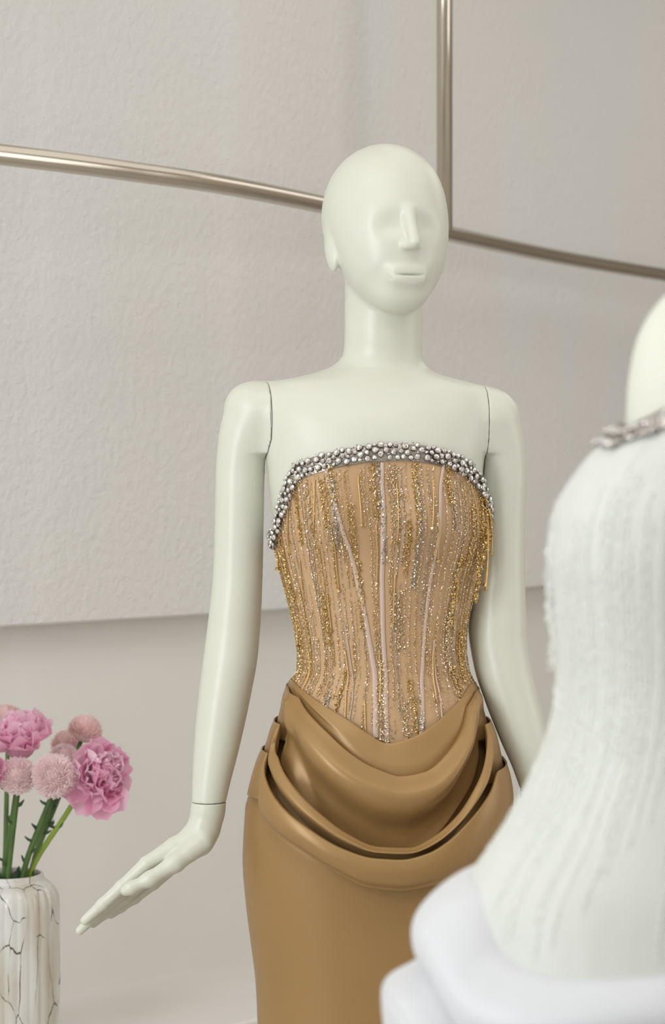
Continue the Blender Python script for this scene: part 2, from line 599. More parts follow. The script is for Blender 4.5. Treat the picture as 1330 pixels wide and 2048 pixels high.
# ------------------------------------------------------------------ lofts
class Loft:
    """rows: (py, left px, right px, front depth, back depth, exponent, centre y)"""

    def __init__(self, rows, d=3.0, bump=None):
        R = np.array([list(r) + [2.2, 0.0][len(r) - 5:] if len(r) < 7 else list(r) for r in rows], float)
        self.d = d
        s = d / FPX
        py = R[:, 0]
        self.f = [pchip(py, (R[:, 1] + R[:, 2]) / 2), pchip(py, (R[:, 2] - R[:, 1]) / 2 * s),
                  pchip(py, R[:, 3]), pchip(py, R[:, 4]), pchip(py, R[:, 5]), pchip(py, R[:, 6])]
        self.bump = bump

    def par(self, z):
        py = HOR + (CAMZ - np.asarray(z, float)) * FPX / self.d
        c, hw, df, db, n, cy = [f(py) for f in self.f]
        return (c - 665) * self.d / FPX, hw, df, db, n, cy + self.d - 3.0

    def pt(self, th, z, off=0.0):
        th, z = np.broadcast_arrays(np.asarray(th, float), np.asarray(z, float))
        cx, hw, df, db, n, cy = self.par(z)
        e = 2.0 / n
        s, c = np.sin(th), np.cos(th)
        x = cx + (hw + off) * np.sign(s) * np.abs(s) ** e
        y = cy - np.where(c > 0, df + off, db + off) * np.sign(c) * np.abs(c) ** e
        if self.bump is not None:
            w = np.clip(1 - ((x - cx) / hw) ** 2, 0, 1)
            y = y - np.where(c > 0, self.bump(x, z) * w, 0)
        return np.stack([x, y, z], -1)

    def solve(self, px, py, off=0.0):
        y = self.d - 3.0
        for _ in range(25):
            dd = 3.0 + y
            z = CAMZ - (py - HOR) * dd / FPX
            x = (px - 665) * dd / FPX
            cx, hw, df, db, n, cy = self.par(z)
            s = float(np.clip((x - cx) / (hw + off), -0.9995, 0.9995))
            th = math.asin(math.copysign(abs(s) ** (n / 2.0), s))
            y = float(self.pt(th, z, off)[1])
        return th, float(z)

    def curve(self, pts, off=0.0, back_py=None):
        """photo points on the front -> z(theta) all the way round"""
        tz = sorted(self.solve(px, py, off) for px, py in pts)
        th = [t for t, _ in tz]
        zz = [z for _, z in tz]
        T, Zs = [], []
        for t, z in zip(th, zz):
            if T and t - T[-1] < 0.004:
                continue
            T.append(t)
            Zs.append(z)
        zb = (Zs[0] + Zs[-1]) / 2 if back_py is None else zof(back_py, self.d)
        T = [-math.pi] + T + [math.pi]
        Zs = [zb] + Zs + [zb]
        return pchip(T, Zs)


# ------------------------------------------------------------------ mannequin in the gold gown
def bust(x, z):
    out = 0
    for pxc in (655, 872):
        xb, zb = (pxc - 665) * 2.9 / FPX, zof(1035, 2.9)
        sz = np.where(z > zb, 0.062, 0.048)
        out = out + 0.026 * np.exp(-((x - xb) / 0.046) ** 2 - ((z - zb) / sz) ** 2)
    return out


BODY_ROWS = [
    (560, 690, 846, .050, .052, 2.0, .012), (680, 689, 846, .050, .052, 2.0, .016), (706, 686, 846, .050, .054, 2.0, .018),
    (722, 676, 849, .051, .057, 2.0, .018), (734, 658, 858, .053, .060, 2.0, .018), (745, 628, 874, .056, .064, 2.05, .016),
    (754, 590, 902, .059, .070, 2.05, .014), (763, 545, 935, .062, .074, 2.1, .012), (774, 520, 968, .066, .078, 2.1, .010),
    (790, 506, 986, .072, .082, 2.1, .008), (830, 511, 984, .083, .090, 2.1, .004), (880, 523, 977, .090, .094, 2.15, .002),
    (925, 532, 968, .093, .094, 2.25, 0), (960, 536, 965, .094, .094, 2.3, 0), (1000, 541, 970, .094, .093, 2.3, 0),
    (1055, 548, 972, .094, .090, 2.3, 0), (1100, 556, 965, .092, .086, 2.2, 0), (1150, 569, 949, .090, .082, 2.2, 0),
    (1200, 582, 938, .088, .078, 2.2, 0), (1250, 594, 928, .086, .076, 2.2, 0), (1300, 602, 925, .085, .077, 2.2, 0),
    (1340, 601, 931, .086, .082, 2.2, 0), (1375, 585, 945, .089, .090, 2.2, 0), (1450, 560, 970, .097, .108, 2.2, .004),
    (1600, 512, 1005, .108, .124, 2.3, .006), (1720, 504, 1000, .108, .120, 2.3, .006), (2000, 525, 980, .100, .100, 2.3, .004),
    (2500, 560, 930, .07, .075, 2.2, 0), (2880, 600, 900, .05, .06, 2.2, 0), (2920, 600, 900, .05, .06, 2.2, 0)]
torso = Loft(BODY_ROWS, 3.0, bust)

R_ARM = [(507, 823, 60, .006), (492, 872, 55, .006), (480, 950, 49, .006), (478, 1050, 49, .008), (475, 1150, 50, .010),
         (467.5, 1250, 53, .010), (460, 1320, 54.5, .006), (448, 1400, 52, .000), (433, 1500, 45, -.008), (424, 1560, 38.5, -.014), (419, 1600, 34, -.018)]
L_ARM = [(985, 842, 58, .006), (1000, 892, 52, .008), (1007, 950, 48, .010), (1004, 1050, 48, .014), (1002, 1150, 50, .016),
         (998, 1215, 56, .016), (997, 1260, 59, .014), (1006, 1330, 58.5, .008), (1024, 1400, 55, .000), (1048, 1480, 48, -.010), (1062, 1530, 40, -.016), (1074, 1577, 35, -.020)]


def arm_sdf(X, Y, Z, zs, pts):
    """upright limb: centre and radius as smooth functions of height, rounded at the shoulder"""
    P = np.array(pts, float)
    top_z = zof(P[0, 1])
    zz_ = np.asarray(zs, float)
    py = HOR + (CAMZ - zz_) / K3
    pc = np.maximum(py, P[0, 1])
    cx = (pchip(P[:, 1], P[:, 0])(pc) - 665) * K3
    r = pchip(P[:, 1], P[:, 2])(pc) * K3
    cy = pchip(P[:, 1], P[:, 3])(pc)
    up = np.clip(zz_ - top_z, 0, None)
    cx, r, cy, up = [a.astype(np.float32)[None, None, :] for a in (cx, r, cy, up)]
    return np.sqrt((X - cx) ** 2 + (Y - cy) ** 2 + up ** 2) - r


def chain(X, Y, Z, pts, k=0.004):
    f = None
    P = [(U(px, py, 3.0 + y), r * K3) for px, py, r, y in pts]
    for (a, ra), (b, rb) in zip(P[:-1], P[1:]):
        c = cone(X, Y, Z, a, b, ra, rb)
        f = c if f is None else smin(f, c, k)
    return f


def dense(pts, n=3):
    P = spline(pts, (len(pts) - 1) * n + 1)
    return [tuple(p) for p in P]


# shoulder joints: tilted cutting planes
def plane_r(X, Y, Z):
    w = np.clip((Z - zof(945)) / (zof(880) - zof(945)), 0, 1)
    return (X - (530 - 665) * K3) * 0.976 + (Y - 0.006) * 0.216 * w


def plane_l(X, Y, Z):
    w = np.clip((Z - zof(950)) / (zof(885) - zof(950)), 0, 1)
    return -((X - (966.5 - 665) * K3) * 0.985 + (Y - 0.006) * 0.14 * w)


def torso_sdf(X, Y, Z, zs):
    cx, hw, df, db, n, cy = [a.astype(np.float32)[None, None, :] for a in torso.par(zs)]
    w = np.clip(1 - ((X - cx) / hw) ** 2, 0, 1)
    Yb = np.where(Y < cy, Y + bust(X, Z).astype(np.float32) * w, Y) - cy
    dd = np.where(Yb < 0, df, db)
    q = ((np.abs(X - cx) / hw) ** n + (np.abs(Yb) / dd) ** n) ** (1.0 / n)
    return (q - 1) * np.minimum(hw, np.minimum(df, db))


HEAD_O = U(775, 460, 3.0)
YAW = math.radians(17)


def head_sdf(X, Y, Z, O=HEAD_O, yaw=YAW):
    dx, dy, c = X - O[0], Y - O[1], Z - O[2]
    a = dx * math.cos(yaw) + dy * math.sin(yaw)
    b = dx * math.sin(yaw) - dy * math.cos(yaw)
    aa = np.abs(a)
    f = ellip(a, b, c, (0, -.014, .031), (.0770, .096, .082))
    f = smin(f, ellip(a, b, c, (0, -.016, .000), (.0705, .080, .070)), 0.03)
    f = smin(f, ellip(a, b, c, (0, .026, -.028), (.0665, .066, .0815)), 0.028)
    f = smin(f, ellip(a, b, c, (0, .058, -.088), (.027, .020, .019)), 0.026)
    # shallow eye hollows either side of the bridge
    f = smax(f, -ellip(aa, b, c, (.031, .104, -.001), (.024, .0195, .0125)), 0.018)
    # nose
    f = smin(f, cone(a, b, c, (0, .087, .016), (0, .1080, -.026), .0050, .0070), 0.011)
    f = smin(f, cone(aa, b, c, (.003, .099, -.0285), (.0078, .0930, -.0285), .0055, .0040), 0.007)
    # mouth
    f = smin(f, ellip(a, b, c, (0, .0785, -.064), (.024, .010, .015)), 0.014)
    f = smin(f, ellip(aa, b, c, (.006, .0858, -.0600), (.0150, .0055, .0052)), 0.009)
    f = smin(f, ellip(a, b, c, (0, .0855, -.0705), (.0180, .0056, .0055)), 0.009)
    f = smax(f, -ellip(a, b, c, (0, .0952, -.0655), (.0240, .0068, .0010)), 0.0020)
    # ears
    e = ellip(aa, b + 0.30 * (c + .026), c, (.0725, -.010, -.025), (.0085, .0180, .031))
    f = smin(f, e, 0.006)
    return f


def build_body():
    zt, zc = zof(280), zof(700)
    xs = axis([(-.108, -.072, .0010), (-.072, -.010, .0026), (-.010, .156, .00135), (.156, .186, .0024), (.186, .216, .0010)])
    ys = axis([(-.165, -.05, .0016), (-.05, .135, .0026)])
    zs = axis([(zof(1480), zc, .0030), (zc, zof(642), .0022), (zof(642), zt, .00135)])
    X, Y, Z = mesh3(xs, ys, zs)
    f = torso_sdf(X, Y, Z, zs).astype(np.float32)
    neckcut = (zof(500) - Z)                       # the loft's neck ends inside the head
    f = smax(f, -neckcut, 0.004)
    h = head_sdf(X, Y, Z).astype(np.float32)
    f = smin(f, h, 0.006)
    below = np.clip((zof(905) - Z) / .035, 0, 1) * .08
    # collar bones
    for s, (pa, pb) in enumerate((((742, 800), (600, 778)), ((800, 800), (915, 788)))):
        A, B = U(*pa, 2.950), U(*pb, 2.972)
        f = smin(f, cone(X, Y, Z, A, B, .004, .004).astype(np.float32), 0.016)
    f = smin(f, arm_sdf(X, Y, Z, zs, R_ARM) + below, 0.022)
    f = smin(f, arm_sdf(X, Y, Z, zs, L_ARM) + below, 0.022)
    armpit = Z - zof(950)
    f = np.maximum(f, -np.minimum(plane_r(X, Y, Z) - .0003, plane_l(X, Y, Z) - .0003) * 1.0)
    f[:, :, 0] = np.abs(f[:, :, 0]) + 1e-3
    f[0] = np.abs(f[0]) + 1e-3
    f[-1] = np.abs(f[-1]) + 1e-3
    V, Q = surface_nets(f.astype(np.float32), xs, ys, zs)
    return mesh_np('body', V, Q, M['cream'])


def build_arm(pts, plane, name):
    P = np.array([U(p[0], p[1], 3.0) for p in pts])
    lo, hi = P.min(0) - 0.055, P.max(0) + 0.055
    xs = axis([(lo[0], hi[0], .0016)])
    ys = axis([(-.075, .085, .0026)])
    zs = axis([(P[-1][2] - .006, P[-1][2] + .012, .0010), (P[-1][2] + .012, hi[2], .0026)])
    X, Y, Z = mesh3(xs, ys, zs)
    f = arm_sdf(X, Y, Z, zs, pts)
    t = torso_sdf(X, Y, Z, zs).astype(np.float32)
    up = np.clip((Z - zof(960)) / 0.035, 0, 1)
    f = np.where(up > 0, smin(f, t + (1 - up) * 0.08, 0.022), f)
    f = np.maximum(f, np.where(Z > zof(952), plane(X, Y, Z) + .0003, -1.0))
    f = np.maximum(f, P[-1][2] + .0002 - Z + 0 * X)
    f[:, :, 0] = np.abs(f[:, :, 0]) + 1e-3
    V, Q = surface_nets(f, xs, ys, zs)
    return mesh_np(name, V, Q, M['cream'])


HW = -.018


def hand_sdf(X, Y, Z):
    def ch(pts, k=.004):
        return chain(X, Y, Z, [(a, b, r, y + HW) for a, b, r, y in pts], k)
    f = ch([(419, 1596, 34.5, .0), (415, 1625, 31, .0), (409, 1655, 28, -.001), (396, 1680, 26, -.002)], .010)
    palm = ch([(400, 1668, 24, -.006), (350, 1694, 19, -.012), (294, 1727, 15, -.022)])
    palm = smin(palm, ch([(398, 1678, 24, .006), (345, 1706, 18, -.002), (287, 1743, 14, -.005)]), .012)
    palm = smin(palm, ch([(398, 1684, 22, .012), (350, 1714, 17, .010), (295, 1757, 13, .012)]), .012)
    palm = smin(palm, ch([(398, 1688, 20, .016), (355, 1724, 15, .022), (308, 1768, 11.5, .027)]), .012)
    f = smin(f, palm, .014)
    idx = ch([(294, 1727, 14.5, -.022), (243, 1774, 12.8, -.026), (205, 1809, 11.6, -.027), (170, 1841, 9.3, -.026)])
    mid = ch([(287, 1743, 13.5, -.005), (236, 1791, 12.5, -.008), (193, 1830, 11.2, -.010), (160, 1861, 8.6, -.010)])
    rng_ = ch([(295, 1757, 12.5, .012), (248, 1798, 11.5, .008), (212, 1826, 10.2, .006), (186, 1848, 8.0, .005)])
    pky = ch([(308, 1768, 11, .027), (270, 1797, 10, .024), (243, 1815, 8.8, .022), (222, 1831, 7.0, .020)])
    for g in (idx, mid, rng_, pky):
        f = smin(f, g, .0028)
    th = ch([(404, 1684, 24, -.016), (350, 1726, 17, -.034), (300, 1758, 13.5, -.044), (262, 1776, 11.5, -.047), (250, 1782, 9.0, -.047)], .008)
    f = smin(f, th, .005)
    return f


def build_hand():
    xs = axis([(U(135, 0, 3)[0], U(462, 0, 3)[0], .00125)])
    ys = axis([(-.088, .045, .0014)])
    zs = axis([(zof(1885), zof(1592), .00125)])
    X, Y, Z = mesh3(xs, ys, zs)
    f = hand_sdf(X, Y, Z).astype(np.float32)
    f = np.maximum(f, (Z - zof(1600.6) + 0 * X).astype(np.float32))
    V, Q = surface_nets(f, xs, ys, zs)
    return mesh_np('hand', V, Q, M['cream'])


man = thing('mannequin', (U(765, 0, 3)[0], 0.0, 0.0), 'cream bald mannequin with turned head wearing the gold beaded gown', 'mannequin')
link('body', build_body(), man)
link('arm', build_arm(R_ARM, plane_r, 'arm'), man)
link('arm', build_arm(L_ARM, plane_l, 'arm'), man)
hand_me = build_hand()
link('hand', hand_me, man)
hl = bpy.data.objects.new('hand', hand_me.copy())
COL.objects.link(hl)
co = np.zeros(len(hl.data.vertices) * 3, np.float32)
hl.data.vertices.foreach_get('co', co)
co = co.reshape(-1, 3)
ax0, ax1 = U(419, 1600, 3.0 + HW), U(1074, 1577, 3.0 - .020)
co[:, 0] = ax1[0] - (co[:, 0] - ax0[0]) * 1.03
co[:, 1] += 0.001
co[:, 2] = ax1[2] + (co[:, 2] - ax0[2])
hl.data.vertices.foreach_set('co', co.ravel())
hl.data.flip_normals()
hl.parent = man
hl.matrix_parent_inverse = Matrix.Translation(-man.location)
# thin darker discs in the joints
for A, r in ((U(419, 1600.4, 3 + HW), 33.2 * K3), (U(1074, 1577.4, 2.98), 34.2 * K3)):
    link('wrist_joint', tube_mesh('wrist_joint', [A + np.array([0, 0, -.0022]), A + np.array([0, 0, .0022])], r - .0006, M['seam'], 32), man)
# lower body inside the skirt, and a foot plate
nz = 60
zl = np.linspace(zof(2900), zof(1476), nz)
tl = np.linspace(-np.pi, np.pi, 48, endpoint=False)
Vl = torso.pt(tl[:, None], zl[None], -0.012).reshape(-1, 3)
link('lower_body', mesh_np('lower_body', Vl, grid_quads(48, nz, True), M['cream']), man)
link('base_plate', tube_mesh('base_plate', [(man.location.x, 0.0, 0.0), (man.location.x, 0.0, 0.012)], 0.16, M['steel'], 48), man)

# ------------------------------------------------------------------ the gold gown
gown = thing('evening_gown', (man.location.x, 0.0, 0.0), 'strapless gold evening gown with beaded bodice and draped satin skirt', 'gown')

SKIRT_ROWS = [
    (1340, 592, 936, .094, .092), (1372, 579, 949, .098, .100), (1410, 566, 961, .103, .108), (1450, 552, 976, .109, .115), (1480, 540, 986, .112, .120),
    (1510, 526, 997, .115, .124), (1550, 512, 1009, .118, .128), (1600, 498, 1015, .119, .130), (1640, 492, 1014, .119, .130),
    (1720, 488, 1014, .118, .128), (1800, 494, 1008, .116, .124), (1880, 504, 1000, .113, .118), (1960, 514, 992, .111, .114),
    (2048, 518, 985, .110, .112), (2250, 520, 972, .112, .115), (2500, 500, 1000, .125, .14), (2750, 440, 1060, .16, .2), (2912, 400, 1100, .19, .26)]
skirt = Loft(SKIRT_ROWS, 3.0)
K0p = [(578, 1366), (598, 1384), (640, 1414), (700, 1450), (740, 1477), (775, 1493), (820, 1483), (870, 1455), (910, 1420), (949, 1372)]
K1p = [(574, 1374), (586, 1398), (610, 1425), (650, 1462), (700, 1506), (750, 1536), (800, 1552), (850, 1543), (895, 1508), (930, 1460), (958, 1385)]
K2p = [(542, 1450), (534, 1480), (548, 1520), (580, 1566), (640, 1624), (700, 1668), (760, 1692), (815, 1694), (865, 1672), (910, 1634), (950, 1580), (980, 1520), (990, 1468), (988, 1450)]
K3p = [(514, 1508), (509, 1535), (522, 1568), (560, 1612), (620, 1656), (690, 1696), (750, 1714), (800, 1717), (850, 1706), (890, 1684), (940, 1640), (985, 1590), (1014, 1545)]
K4p = [(497, 1600), (508, 1630), (540, 1662), (600, 1700), (680, 1748), (740, 1775), (800, 1781), (870, 1770), (940, 1750), (1000, 1722), (1012, 1712)]


def kcurve(pts, off):
    return skirt.curve(pts, off)


K0, K1, K2, K3c, K4 = kcurve(K0p, .004), kcurve(K1p, .018), kcurve(K2p, .030), kcurve(K3p, .036), kcurve(K4p, .030)
NT = 420
TH = np.linspace(-np.pi, np.pi, NT, endpoint=False)
g = np.clip(np.cos(TH), 0, 1) ** 1.5
g = 0.02 + 0.98 * g
left = 1 / (1 + np.exp((TH + 0.35) / 0.16))            # 1 on the photo's left side
right = 1 / (1 + np.exp(-(TH - 0.45) / 0.2))


def sheet(name, ctrl, n, label=None, mat_=None, loft=skirt, thick=0.0016, parent=None, TH=TH, extra=None):
    """ctrl: list of (z array, offset array) along the sheet's profile, smoothed with a spline"""
    P = np.stack([np.stack([np.broadcast_to(z, TH.shape), np.broadcast_to(o_, TH.shape)], -1) for z, o_ in ctrl], 0)   # k, NT, 2
    S = spline(P.reshape(len(ctrl), -1), n).reshape(n, len(TH), 2)
    z = S[:, :, 0].T
    off = S[:, :, 1].T
    if extra is not None:
        off = off + extra(TH[:, None], z)
    V = loft.pt(TH[:, None], z, off)
    me = mesh_np(name, V.reshape(-1, 3), grid_quads(len(TH), n, True, flip=True), mat_ or M['satin'])
    o = link(name, me, parent or gown)
    if thick:
        md = o.modifiers.new('thickness', 'SOLIDIFY')
        md.thickness = thick
        md.offset = -1
    if label:
        o['label'] = label
    return o


k0, k1, k2, k3, k4 = K0(TH), K1(TH), K2(TH), K3c(TH), K4(TH)
k1 = np.minimum(k1, k0 - .004)
k2 = np.minimum(k2, k1 - .012)
k3 = np.minimum(k3, k2 - .010)
k4 = np.minimum(k4, k3 - .018)
mix = lambda a, b, t: a + (b - a) * t
gg = g
# inner waist yoke that the first cowl overlaps
sheet('waist_yoke', [(k0 + .004, .0022 * gg / gg), (k0, .004), (mix(k0, k1, .5), .003 + .006 * gg - .002 * left * gg), (mix(k0, k1, .85), .003 + .009 * gg - .008 * left * gg), (k1 - .012, .003 + .006 * gg - .006 * left * gg), (k1 - .03, .002)], 28)
# first cowl: crisp folded edge on the photo's left, soft swag in the middle
cg = [skirt.solve(a, b, .02) for a, b in ((958, 1420), (948, 1480), (928, 1530), (890, 1585), (850, 1612))]
cg_f = pchip([z for _, z in cg], [t for t, _ in cg])
cg_lo, cg_hi = min(z for _, z in cg), max(z for _, z in cg)
sheet('cowl_fold', [(k1 - .016 * left - .003, .0025 + .006 * gg + .006 * left * gg), (k1 - .002, .003 + .0135 * gg), (k1, .0035 + .0165 * gg), (k1 - .004, .004 + .0195 * gg),
                    (mix(k1, k2, .26), .004 + .033 * gg), (mix(k1, k2, .50), .003 + .025 * gg), (mix(k1, k2, .76), .002 + .002 * gg), (k2 - .002, .001 - .004 * gg), (k2 - .022, .001 - .003 * gg)], 60,
      extra=lambda t, z: -.0045 * np.exp(-((t - cg_f(z)) / .035) ** 2) * (np.clip((z - cg_lo) / .02, 0, 1) * np.clip((cg_hi - z) / .02, 0, 1)) + .0026 * np.exp(-((t + .75 + (z - zof(1540)) * 3.2) / .10) ** 2) - .0026 * np.exp(-((t + .58 + (z - zof(1540)) * 3.2) / .08) ** 2))
sheet('drape_fold', [(k2 - .034, .002 + .012 * gg), (k2 - .014, .002 + .025 * gg), (k2 - .002, .003 + .031 * gg), (k2, .0035 + .0335 * gg), (k2 - .0022, .0045 + .0365 * gg), (mix(k2 - .002, k3, .32), .0045 + .042 * gg),
                     (mix(k2, k3, .7), .0035 + .033 * gg), (k3 - .002, .002 + .014 * gg), (k3 - .020, .002)], 64)
sheet('drape_fold', [(k3 - .034, .0025 + .018 * gg), (k3 - .014, .0025 + .031 * gg), (k3 - .002, .0035 + .037 * gg), (k3, .004 + .0395 * gg), (k3 - .0022, .005 + .0425 * gg), (mix(k3 - .002, k4, .35), .0045 + .045 * gg),
                     (mix(k3, k4, .75), .004 + .041 * gg), (k4 + .004, .0035 + .034 * gg), (k4, .003 + .031 * gg), (k4 + .002, .002 + .027 * gg), (k4 + .014, .002 + .014 * gg)], 70,
      extra=lambda t, z: -.003 * np.exp(-((z - (zof(1700) + (t - .5) * .075)) / .007) ** 2) * (t > .1) * np.clip((t - .1) / .3, 0, 1))
zs_ = [k0 - .02, mix(k0, k4, .33), mix(k0, k4, .66), k4 + .022, k4 - .01, k4 - .05] + [np.minimum(k4 - .1, zof(p)) for p in (1950, 2048, 2200, 2400, 2600, 2750, 2850, 2912)]
sheet('skirt', [(z, o_) for z, o_ in zip(zs_, [-.007, -.008, -.008, -.003, .003] + [.002] * 20)], 130)

# bodice
TOPp = [(546, 1062), (551, 1030), (560, 1000), (570, 968), (580, 940), (600, 926), (640, 911), (690, 899), (750, 891), (800, 889), (850, 893), (900, 905), (935, 922), (955, 943), (968, 965), (972, 985)]
zt_f = torso.curve(TOPp, .006, back_py=1080)
zb_f = skirt.curve([(p, q + 6) for p, q in K0p], .004)
NB = 360
THB = np.linspace(-np.pi, np.pi, NB, endpoint=False)
top, bot = zt_f(THB), zb_f(THB) - .006
tv = np.linspace(0, 1, 110)
Zb = top[:, None] + (bot - top)[:, None] * tv[None]


def bodice_pt(th, z, off):
    return torso.pt(th, z, off)


low = lambda z: np.clip((zof(1340) - z) / .06, 0, 1)          # meets the skirt's waist
Vb = bodice_pt(THB[:, None], Zb, .0035 + .005 * low(Zb))
link('bodice', mesh_np('bodice', Vb.reshape(-1, 3), grid_quads(NB, 110, True, flip=True), M['nude']), gown)


def surf(th, z, off):
    return bodice_pt(th, z, off + .0035 + .005 * low(z))


# pale boning channels
def th_at(px, py):
    return torso.solve(px, py, .004)[0]


def bodice_curve(pts):
    """photo points down the bodice -> theta(z)"""
    s = [torso.solve(px, py, .004) for px, py in pts]
    return pchip([z for _, z in s], [t for t, _ in s]), max(z for _, z in s), min(z for _, z in s)


for pts, w in (([(765, 925), (766, 1100), (768, 1300), (774, 1488)], .0038), ([(650, 925), (676, 1030), (712, 1150), (738, 1280), (750, 1380), (752, 1474)], .0055),
               ([(888, 925), (880, 1040), (862, 1150), (848, 1280), (843, 1380), (840, 1470)], .0050), ([(690, 1250), (702, 1330), (706, 1400), (700, 1446)], .0022), ([(868, 1280), (872, 1360), (880, 1436)], .0022)):
    tf, z1, z0 = bodice_curve(pts)
    zz = np.linspace(z1, z0, 60)
    c = tf(zz)
    V = []
    for k in (-1.0, -0.5, 0.0, 0.5, 1.0):
        cx, hw, *_ = torso.par(zz)
        V.append(surf(c + k * w / 2 / hw, zz, .0010 + .0012 * (1 - k * k)))
    V = np.stack(V, 0).reshape(-1, 3)
    link('boning_ribbon', mesh_np('boning_ribbon', V, grid_quads(5, 60, False, flip=True), M['ribbon']), gown)

# bead strands
OCT = np.array([(1, 0, 0), (-1, 0, 0), (0, 1, 0), (0, -1, 0), (0, 0, 1), (0, 0, -1)], float)
OCTF = np.array([(0, 2, 4), (2, 1, 4), (1, 3, 4), (3, 0, 4), (2, 0, 5), (1, 2, 5), (3, 1, 5), (0, 3, 5)])


def beads_np(P, size, stretch=1.0):
    n = len(P)
    q = rng.normal(size=(n, 4))
    q /= np.linalg.norm(q, axis=1)[:, None]
    w, x, y, z = q.T
    R = np.stack([1 - 2 * (y * y + z * z), 2 * (x * y - z * w), 2 * (x * z + y * w), 2 * (x * y + z * w), 1 - 2 * (x * x + z * z), 2 * (y * z - x * w),
                  2 * (x * z - y * w), 2 * (y * z + x * w), 1 - 2 * (x * x + y * y)], -1).reshape(n, 3, 3)
    s = size * (0.75 + 0.5 * rng.random(n))
    V = np.einsum('nij,kj->nki', R, OCT) * s[:, None, None]
    V[:, :, 2] *= stretch
    V += P[:, None]
    F = OCTF[None] + (np.arange(n) * 6)[:, None, None]
    return V.reshape(-1, 3), F.reshape(-1, 3)


def strand(th_f, z1, z0, matkey, size=.00105, step=.0021, jit=.0007, rows=1, off=.0012, parent=None, sf=None, name='bead_strand'):
    L = abs(z1 - z0)
    n = max(4, int(L / step)) * rows
    z = np.linspace(z1, z0, n) + rng.normal(size=n) * step * .2
    cx, hw, *_ = (torso if sf is None else fg).par(z)
    th = th_f(z) + rng.normal(size=n) * jit / hw
    P = (sf or surf)(th, z, off + rng.random(n) * .0006)
    V, F = beads_np(P, size)
    return link(name, mesh_np(name, V, F, M[matkey], smooth=False), parent or gown)


def bugle(th_f, z1, z0, r=.00075, straight=0.0, parent=None):
    z = np.linspace(z1, z0, 24)
    P = surf(th_f(z), z, .0022)
    me = tube_mesh('bugle_strand', P, r, M['gold_tube'], 6)
    o = link('bugle_strand', me, parent or gown)
    V, F = beads_np(P[-1:] + np.array([[0, -.001, -.001]]), .0026)
    link('end_bead', mesh_np('end_bead', V, F, M['gold'], smooth=False), o)
    return o


tg = np.linspace(-1.75, 1.75, 108)
for i, t0 in enumerate(tg):
    t0 = t0 + rng.normal() * .012
    dr = rng.normal() * .02
    zt_, zb_ = float(zt_f(t0)) - .022, float(zb_f(t0)) + .002
    side = abs(t0) > 1.0
    tf = (lambda a, b, z1, z0: (lambda z: a + b * (z1 - z) / (z1 - z0)))(t0, dr, zt_, zb_)
    L = zt_ - zb_
    r = rng.random()
    # each line is one to three stretches of beads with gaps between them
    cuts = [0.0]
    while cuts[-1] < 0.98:
        cuts.append(min(1.0, cuts[-1] + rng.uniform(.22, .62)))
    for a, b in zip(cuts[:-1], cuts[1:]):
        if b - a < .08:
            continue
        ga = rng.uniform(0.0, .05)
        z1, z0 = zt_ - L * (a + ga * .4), zt_ - L * (b - ga)
        k = rng.random()
        key = 'champagne' if k < .60 else ('gold' if k < .84 else 'silver')
        if side:
            key = 'gold' if k < .6 else 'champagne'
        if rng.random() < .86:
            strand(tf, z1, z0, key, size=.00090 if key != 'gold' else .00098, rows=2 if rng.random() < .45 else 1, jit=.0006)
# broad golden clusters, silver clusters
for px, y1, y0, key, rows, jit in ((660, 930, 1010, 'gold', 5, .0022), (642, 960, 1060, 'gold', 3, .0016), (745, 925, 1040, 'gold', 4, .0014), (829, 925, 1040, 'gold', 4, .0014), (896, 925, 1010, 'gold', 5, .0020),
                                   (588, 950, 1090, 'gold', 4, .0020), (702, 1010, 1120, 'gold', 4, .0016), (718, 1120, 1260, 'gold', 4, .0018), (818, 1040, 1150, 'gold', 4, .0016), (664, 960, 1090, 'silver', 5, .0026),
                                   (757, 925, 1130, 'silver', 3, .0013), (832, 960, 1180, 'silver', 3, .0013), (905, 980, 1060, 'silver', 3, .0014), (660, 1050, 1110, 'champagne', 5, .003),
                                   (645, 1190, 1290, 'gold', 4, .0014), (690, 1340, 1430, 'gold', 4, .0016), (660, 1390, 1420, 'silver', 4, .003), (768, 1320, 1485, 'champagne', 4, .002), (820, 1360, 1478, 'gold', 4, .002),
                                   (806, 1400, 1482, 'champagne', 4, .002), (770, 1440, 1490, 'silver', 3, .003), (838, 1430, 1470, 'silver', 3, .002), (575, 1180, 1300, 'gold', 4, .002), (905, 1330, 1400, 'gold', 6, .004),
                                   (920, 1260, 1370, 'gold', 6, .004), (905, 1200, 1340, 'champagne', 5, .003), (925, 1110, 1260, 'gold', 6, .004), (945, 1010, 1130, 'gold', 5, .003), (960, 990, 1080, 'gold', 5, .003),
                                   (560, 1075, 1200, 'gold', 5, .003), (600, 1300, 1375, 'champagne', 4, .003), (610, 960, 1100, 'champagne', 4, .004), (785, 930, 1060, 'champagne', 5, .004), (800, 1180, 1300, 'champagne', 4, .003)):
    th0, za = torso.solve(px, y1, .004)
    _, zb0 = torso.solve(px, y0, .004)
    strand((lambda a: (lambda z: a + 0 * z))(th0), za, zb0, key, size=.0013, rows=rows, jit=jit, off=.0016, step=.0026)
